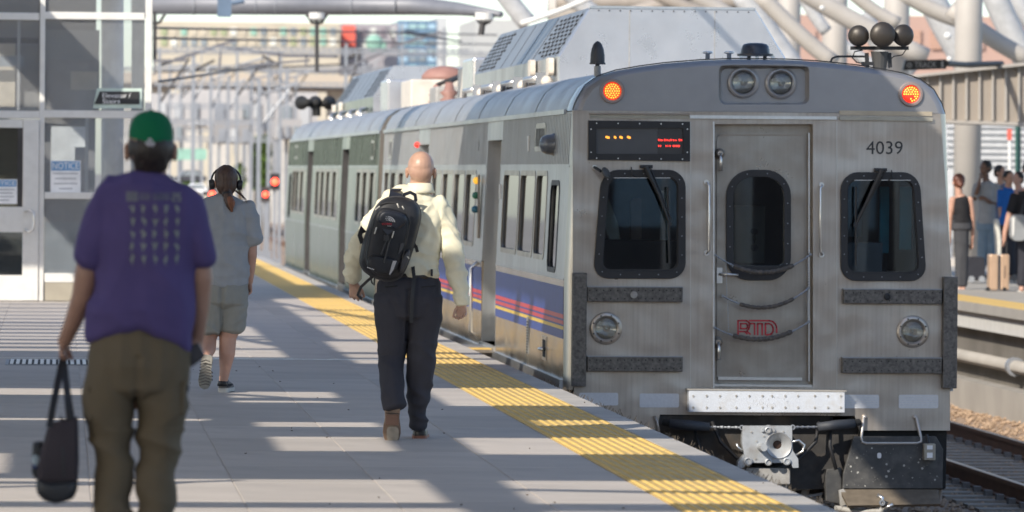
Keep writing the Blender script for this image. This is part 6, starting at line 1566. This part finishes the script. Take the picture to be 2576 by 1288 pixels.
for r in range(5):
    for c in range(5):
        cx=338+c*28.7+R2.uniform(-1.5,1.5); cy=527+r*32.3+R2.uniform(-1.5,1.5); ps=[blob(cx,cy+1,5.5,6.5)]
        for q in range(R2.randint(2,4)):
            a=R2.uniform(-2.6,-.5); L_=R2.uniform(7,12); w=R2.uniform(1.5,2.4)
            ex=cx+L_*math.cos(a); ey=cy+L_*math.sin(a); px,py=-math.sin(a)*w,math.cos(a)*w
            ps.append([(cx-px,cy-py),(cx+px,cy+py),(ex+px,ey+py),(ex-px,ey-py)])
        ps.append(blob(cx+R2.uniform(-3,3),cy+7,3.2,4)); ps.append([(cx-1.5,cy+13.5),(cx+1.5,cy+13.5),(cx+1.5,cy+16.5),(cx-1.5,cy+16.5)])
        drape(ps,'hand_sign_print',printM)
ps=[]
for (x0,x1,rows) in ((322,352,3),):
    for i in range(5):
        for j in range(4): ps.append([(x0+i*6,484+j*6.4),(x0+i*6+4.6,484+j*6.4),(x0+i*6+4.6,484+j*6.4+4.8),(x0+i*6,484+j*6.4+4.8)])
drape(ps,'heading_print',printM)
ps=[]
for i in range(14):
    if i==5: continue
    x=356+i*5.7; ps+= [[(x,487),(x+1.7,487),(x+1.7,506),(x,506)],[(x+1.7,487+R2.choice([0,8,15])),(x+4.4,487),(x+4.4,491),(x+1.7,491)],[(x+1.7,496),(x+4.4,496),(x+4.4,499.5),(x+1.7,499.5)],[(x+3,499),(x+4.6,499),(x+4.6,506),(x+3,506)]]
drape(ps,'heading_print',pd)
def seg(x,y,w,h,t,on):
    S_={'a':(x,y,x+w,y+t),'b':(x+w-t,y,x+w,y+h/2),'c':(x+w-t,y+h/2,x+w,y+h),'d':(x,y+h-t,x+w,y+h),'e':(x,y+h/2,x+t,y+h),'f':(x,y,x+t,y+h/2),'g':(x,y+h/2-t/2,x+w,y+h/2+t/2)}
    return [[(S_[c][0],S_[c][1]),(S_[c][2],S_[c][1]),(S_[c][2],S_[c][3]),(S_[c][0],S_[c][3])] for c in on]
drape(seg(440,487,10,22,3.6,'abged')+seg(453,487,10,22,3.6,'afgcd'),'heading_print',printM)
# phone, tote
ph=empty('phone',Pm(495,893,-.0),'dark phone or wallet held in the right hand of the man in purple','phone')
MB().plate([(476,869),(497,862),(516,896),(480,924)],[],lambda u,v:Pm(u,v,-.02),(.004,.012,0)).build('case',black,ph,bevel=.003)
MB().plate([(480,872),(495,867),(511,894),(483,915)],[],lambda u,v:Pm(u,v,-.0215),(0,.001,0)).build('back_cover',M('phone back',(.035,.033,.04),.35),ph)
tb=empty('tote_bag',Pm(150,1265,0),'dark tote bag with black base hanging from the left hand of the man in purple','bag')
toteM=cloth('tote cloth',(.055,.045,.050)); 
def tote(outl,layers,mat,name,sub=2):
    cx=sum(p[0] for p in outl)/len(outl); cy=sum(p[1] for p in outl)/len(outl); n=len(outl); mb=MB()
    for (s_,dy) in layers: mb.v+=[Pm(cx+(x-cx)*s_,cy+(y-cy)*s_,dy) for x,y in outl]
    for i in range(len(layers)-1):
        for j in range(n): mb.f.append((i*n+j,i*n+(j+1)%n,(i+1)*n+(j+1)%n,(i+1)*n+j))
    mb.f.append(tuple(range(n))[::-1]); mb.f.append(tuple(range((len(layers)-1)*n,len(layers)*n)))
    o=mb.build(name,mat,tb,True,angle=38); md=o.modifiers.new('b','BEVEL'); md.width=.012; md.segments=2; md.angle_limit=rad(30); return o
LAY=[(.97,.09),(1,.08),(1.0,.0),(1.0,-.07),(.97,-.10),(.8,-.115),(.4,-.12)]
tote([(133,1062),(150,1058),(153,1040),(156,1054),(180,1050),(196,1048),(198,1100),(199,1160),(196,1215),(150,1222),(96,1216),(92,1190),(104,1130),(118,1080)],LAY,toteM,'bag_body')
tote([(91,1205),(120,1214),(196,1208),(193,1235),(184,1254),(160,1263),(138,1267),(110,1259),(93,1240)],[(.97,.10),(1.02,.085),(1.02,0),(1.02,-.08),(.99,-.108),(.8,-.125),(.4,-.128)],black,'bag_base')
tote([(82,1112),(108,1108),(112,1150),(106,1200),(90,1208),(80,1190),(80,1150)],[(.95,.06),(1,.04),(1,-.04),(.9,-.06),(.4,-.062)],black,'side_pouch')
MB().sphere(Pm(90,1158,-.07),.016,12,8,(1,.25,1.3)).build('pouch_mark',M('pale print',(.35,.42,.46),.7),tb,True)
MB().sphere(Pm(88,1173,-.066),.012,12,8,(1,.25,.7)).build('pouch_mark',M('blue print',(.03,.05,.16),.7),tb,True)
strap('handle',[Pm(124,1075,-.11),Pm(134,1020,-.08),Pm(146,960,.02),Pm(153,925,.09),Pm(157,905,.12),Pm(160,895,.13)],.026,.005,black,tb)
strap('handle',[Pm(175,1058,-.11),Pm(171,1010,-.08),Pm(166,960,.02),Pm(162,925,.09),Pm(159,905,.12),Pm(157,895,.13)],.026,.005,black,tb)
strap('handle',[Pm(182,1060,.085),Pm(170,980,.12),Pm(160,915,.13)],.022,.005,black,tb)
MB().tube([Pm(160,1060,-.10),Pm(158,1140,-.122),Pm(160,1200,-.12)],.003,5).build('seam',black,tb)
# ===== crowd on the far platform
def stander(Y,label,xh,yh,sh_l,sh_r,ysh,xhip,yhip,hwid,feet,yf,skin,hair,top,bot,face,arms,sleeve=True,hs=1.,bun=False,long=1.0,ytop=None):
    Q=lambda x,y,dy=0.:T(x,y,Y+dy)
    zf=0
    p=empty('person',(Q((feet[0]+feet[1])/2,yf).x,Y,0),label,'person'); m=F/Y
    k=lambda r:r
    CD[0]=.9; mb=MB(); c=chainer(Q); hc_=Q(xh,yh); head_mb(mb,hc_,hs,Vector(face))
    xm=(sh_l+sh_r)/2; sw=(sh_r-sh_l)/2/m
    c(mb,(xh,yh+14,0,.055,.055),(xm*.3+xh*.7,ysh-2,0,.06,.06))
    c(mb,(xm,ysh+6,0,sw*.62,.09),(xm,ysh+30,0,sw*.72,.10),(xhip,yhip-10,0,sw*.62,.10),(xhip,yhip+10,0,hwid*.8,.11))
    for a in arms:
        c(mb,*[(x,y,dy,r,r) for x,y,dy,r in a[:-1]]); w_=a[-1]
        hand_mb(mb,Q(w_[0],w_[1],w_[2]),w_[3],w_[4],(-w_[4][1],w_[4][0],0) if abs(w_[4][0])+abs(w_[4][1])>0 else (0,-1,0),.16,.7)
    yk=(yhip+yf)/2
    zc=[]
    for fx in feet: c(mb,((xhip+fx)/2,yhip+12,0,.085,.09),(fx*.7+xhip*.3,yk,0,.06,.065),(fx,yf-14,0,.04,.045),(fx,yf-5,-.02,.035,.045))
    remesh('body',mb,skin,p,.011,2); face_parts(hc_,hs,Vector(face),p)
    CD[0]=.28
    mb=MB()
    fo=lambda q,n:.008*rid(q,7,5,4,xh)
    c(mb,(xh*.4+xm*.6,ysh-1,0,.07,.065),(xm,ysh+5,0,sw*.72,.10),(xm,ysh+28,0,sw*.85,.125),(xhip,yhip-20,0,sw*.78*long,.125),(xhip,yhip,0,hwid,.13))
    if sleeve:
        for a in arms:
            q=[a[0],a[1]] ; mid_=tuple((q[0][i]+q[1][i])/2 for i in range(4)); c(mb,*[(x,y,dy,r+.022,r+.022) for x,y,dy,r in (a[0],mid_,tuple(mid_[i]*.3+q[1][i]*.7 for i in range(4)))])
    remesh('top',mb,top,p,.011,2,fo)
    mb=MB(); c(mb,(xhip,yhip-6,0,hwid*.98,.12),(xhip,yhip+16,0,hwid*1.02,.135))
    for fx in feet: c(mb,((xhip+fx)/2,yhip+12,0,.10,.11),(fx*.7+xhip*.3,yk,0,.082,.09),(fx,yf-18,0,.062,.07))
    remesh('trousers',mb,bot,p,.011,2,fo)
    for fx in feet: a=Q(fx,yf); a.z=.0; shoe(p,Vector((a.x,Y-.04,.001)),Vector((a.x,Y-.04,.001))+Vector(face).normalized()*.26,(0,0,1),.10,'shoe',sneak,soleW)
    f_=Vector(face).normalized(); mb=MB(); mb.sphere(hc_+Vector((0,0,.025))-f_*.018,.093*hs,16,12,(1,1,1)); mb.sphere(hc_+Vector((0,0,-.02))-f_*.04,.078*hs,14,10)
    if bun: mb.sphere(hc_-f_*.09+Vector((0,0,-.055)),.042,12,8)
    remesh('hair',mb,hair,p,.010,1,foldH)
    return p,Q
denim=cloth('pale denim',(.17,.235,.30)); tgrey=cloth('crowd grey tee',(.30,.31,.32)); tblk=cloth('crowd black',(.022,.022,.025)); tchar=cloth('crowd charcoal',(.06,.062,.07)); tblue=cloth('crowd blue',(.015,.10,.36)); tpink=cloth('crowd dusty pink',(.35,.25,.25)); dkp=cloth('crowd dark trousers',(.035,.036,.045))
DN=(0,0,-1)
hairR=M('red brown hair',(.13,.045,.028),.5,0,.3,30); hairK=M('black hair',(.012,.010,.010),.5,0,.3,30)
stander(76.5,'woman in black racerback top and long grey skirt trousers beside the train corner',2411,456,2392,2443,495,2419,560,.155,(2423,2414),736,skinB,hairR,tblk,tchar,(-.2,1,0),
  [[(2440,502,0,.05),(2446,545,0,.042),(2447,590,.02,.032),(2445,612,.04,.026),(2445,610,.04,DN,(-.5,.8,0))],[(2396,502,0,.05),(2390,545,0,.042),(2388,590,.02,.032),(2388,610,.04,.026),(2388,606,.04,DN,(.5,.8,0))]],sleeve=False,bun=True)
stander(84,'tall man in grey t-shirt and pale jeans with one hand raised to his face',2479,420,2456,2510,458,2482,562,.17,(2468,2496),704,skinD,hairK,tgrey,denim,(-.75,-.45,0),
  [[(2460,466,0,.05),(2452,500,-.06,.042),(2462,470,-.16,.032),(2466,448,-.17,.026),(2466,452,-.17,(0.2,0,1),(.5,.3,0))],[(2504,466,0,.05),(2507,515,-.02,.045),(2490,508,-.15,.034),(2476,498,-.18,.028),(2480,500,-.18,(-1,-.1,.1),(0,.2,1))]],bun=False)
stander(86,'man with dark hair bending his head behind the man in the grey t-shirt',2516,432,2500,2545,466,2520,560,.15,(2512,2530),702,skinC,hairK,tgrey if False else cloth('crowd slate',(.10,.13,.2)),dkp,(.6,-.5,0),
  [[(2504,472,0,.045),(2500,520,0,.04),(2502,560,.0,.03),(2503,580,0,.026),(2503,576,0,DN,(.5,.5,0))]])
stander(82,'person in bright blue top half hidden in the crowd behind the suitcase',2538,446,2516,2556,474,2532,565,.15,(2526,2542),708,skinC,hairK,tblue,dkp,(.3,-.8,0),
  [[(2520,480,0,.045),(2518,525,0,.04),(2519,560,.0,.03),(2520,580,0,.026),(2520,576,0,DN,(.5,.5,0))]],hs=.95)
stander(83,'person in dusty pink top at the back of the crowd, nearest the picture edge',2561,448,2545,2590,478,2564,565,.16,(2556,2574),706,skinB,hairK,tpink,dkp,(-.7,-.5,0),
  [[(2550,484,0,.045),(2546,525,0,.04),(2546,560,.0,.03),(2546,580,0,.026),(2546,576,0,DN,(.5,.5,0))]],hs=.95)
big,QB=stander(75,'broad person in black t-shirt at the picture edge, reaching for the suitcase',2588,425,2548,2632,478,2588,590,.19,(2570,2604),735,skinB,hairK,tblk,dkp,(.1,1,0),
  [[(2556,492,0,.06),(2540,540,0,.052),(2528,585,.0,.038),(2526,606,0,.030),(2525,602,0,DN,(.6,.7,0))],[(2624,492,0,.06),(2638,540,0,.052),(2644,590,0,.038),(2645,610,0,.03),(2645,606,0,DN,(-.6,.7,0))]])
sb=empty('shoulder_bag',QB(2566,590,-.2),'light grey shoulder bag worn by the broad person in black at the picture edge','bag')
MB().plate(rr(2543,540,2584,606,16,5),[],lambda u,v:QB(u,v,-.30),(0,.14,0)).build('bag_body',M('bag grey',(.25,.26,.27),.7),sb,bevel=.03); MB().plate([(2546,548),(2553,543),(2551,590),(2546,596)],[],lambda u,v:QB(u,v,-.305),(0,.004,0)).build('piping',whiteP,sb)
strap('strap',[QB(2566,545,-.22),QB(2580,500,-.16),QB(2590,478,0)],.04,.006,black,sb)
su=empty('suitcase',T(2513,736,75.5),'upright rose gold hard shell suitcase with dark strap on the far platform','suitcase')
Qs=lambda x,y,dy=0.:T(x,y,75.5+dy)
zb=.06
def sbx(x0,y0,x1,y1,dy,dep,nm,m_,bv=.02): 
    A=Qs(x0,y1); B_=Qs(x1,y0); return MB().box((A.x,75.5+dy,A.z),(B_.x,75.5+dy+dep,B_.z)).build(nm,m_,su,bevel=bv)
gold=M('rose gold shell',(.52,.36,.25),.35,.2,.05,6,coat=.3)
sbx(2490,640,2512,730,0,.26,'shell',gold); sbx(2517,640,2540,730,0,.26,'shell',gold); sbx(2511,644,2518,728,.01,.24,'centre_strap',tchar,.002)
for x in (2493,2502,2522,2531): sbx(x,648,x+2,722,-.006,.01,'shell_rib',gold,.001)
sbx(2527,668,2529,700,-.008,.01,'lock',black,.001)
MB().tube([Qs(2520,641,.13),Qs(2520,607,.13),Qs(2532,607,.13),Qs(2532,641,.13)],.010,8).build('trolley_handle',darkS,su)
for x in (2493,2534): MB().cyl(Vector((Qs(x,0).x,75.48,.03)),Vector((Qs(x,0).x,75.53,.03)),.028,n=12).build('castor',black,su)
for z in (2493,2537): MB().box((Qs(z,0).x-.015,75.52,.02),(Qs(z,0).x+.015,75.72,Qs(z,731).z+.002)).build('castor_fork',black,su)
wb=MB().plate([(2504,552),(2514,550),(2522,615),(2519,645),(2509,645)],[],lambda u,v:T(u,v,77),(0,.2,0)).build('jacket',M('white jacket',(.66,.64,.58),.8),bevel=.03,label='white jacket hanging over the arm above the suitcase',cat='jacket'); rootit(wb,T(2512,640,77))
lug=MB().plate(rr(2436,646,2478,706,10,4),[],lambda u,v:T(u,v,81),(0,.3,0)).build('duffel_bag',dkp,bevel=.04,label='black luggage standing between the two nearest people on the far platform',cat='luggage'); rootit(lug,T(2457,706,81))
for x in (2444,2470): MB().cyl(T(x,702,80.9),T(x,702,81.0),.05,n=12).build('castor',galv,lug)

for o in list(S.objects):
    if o.type=='MESH' and o.get('kind')!='structure':
        pass
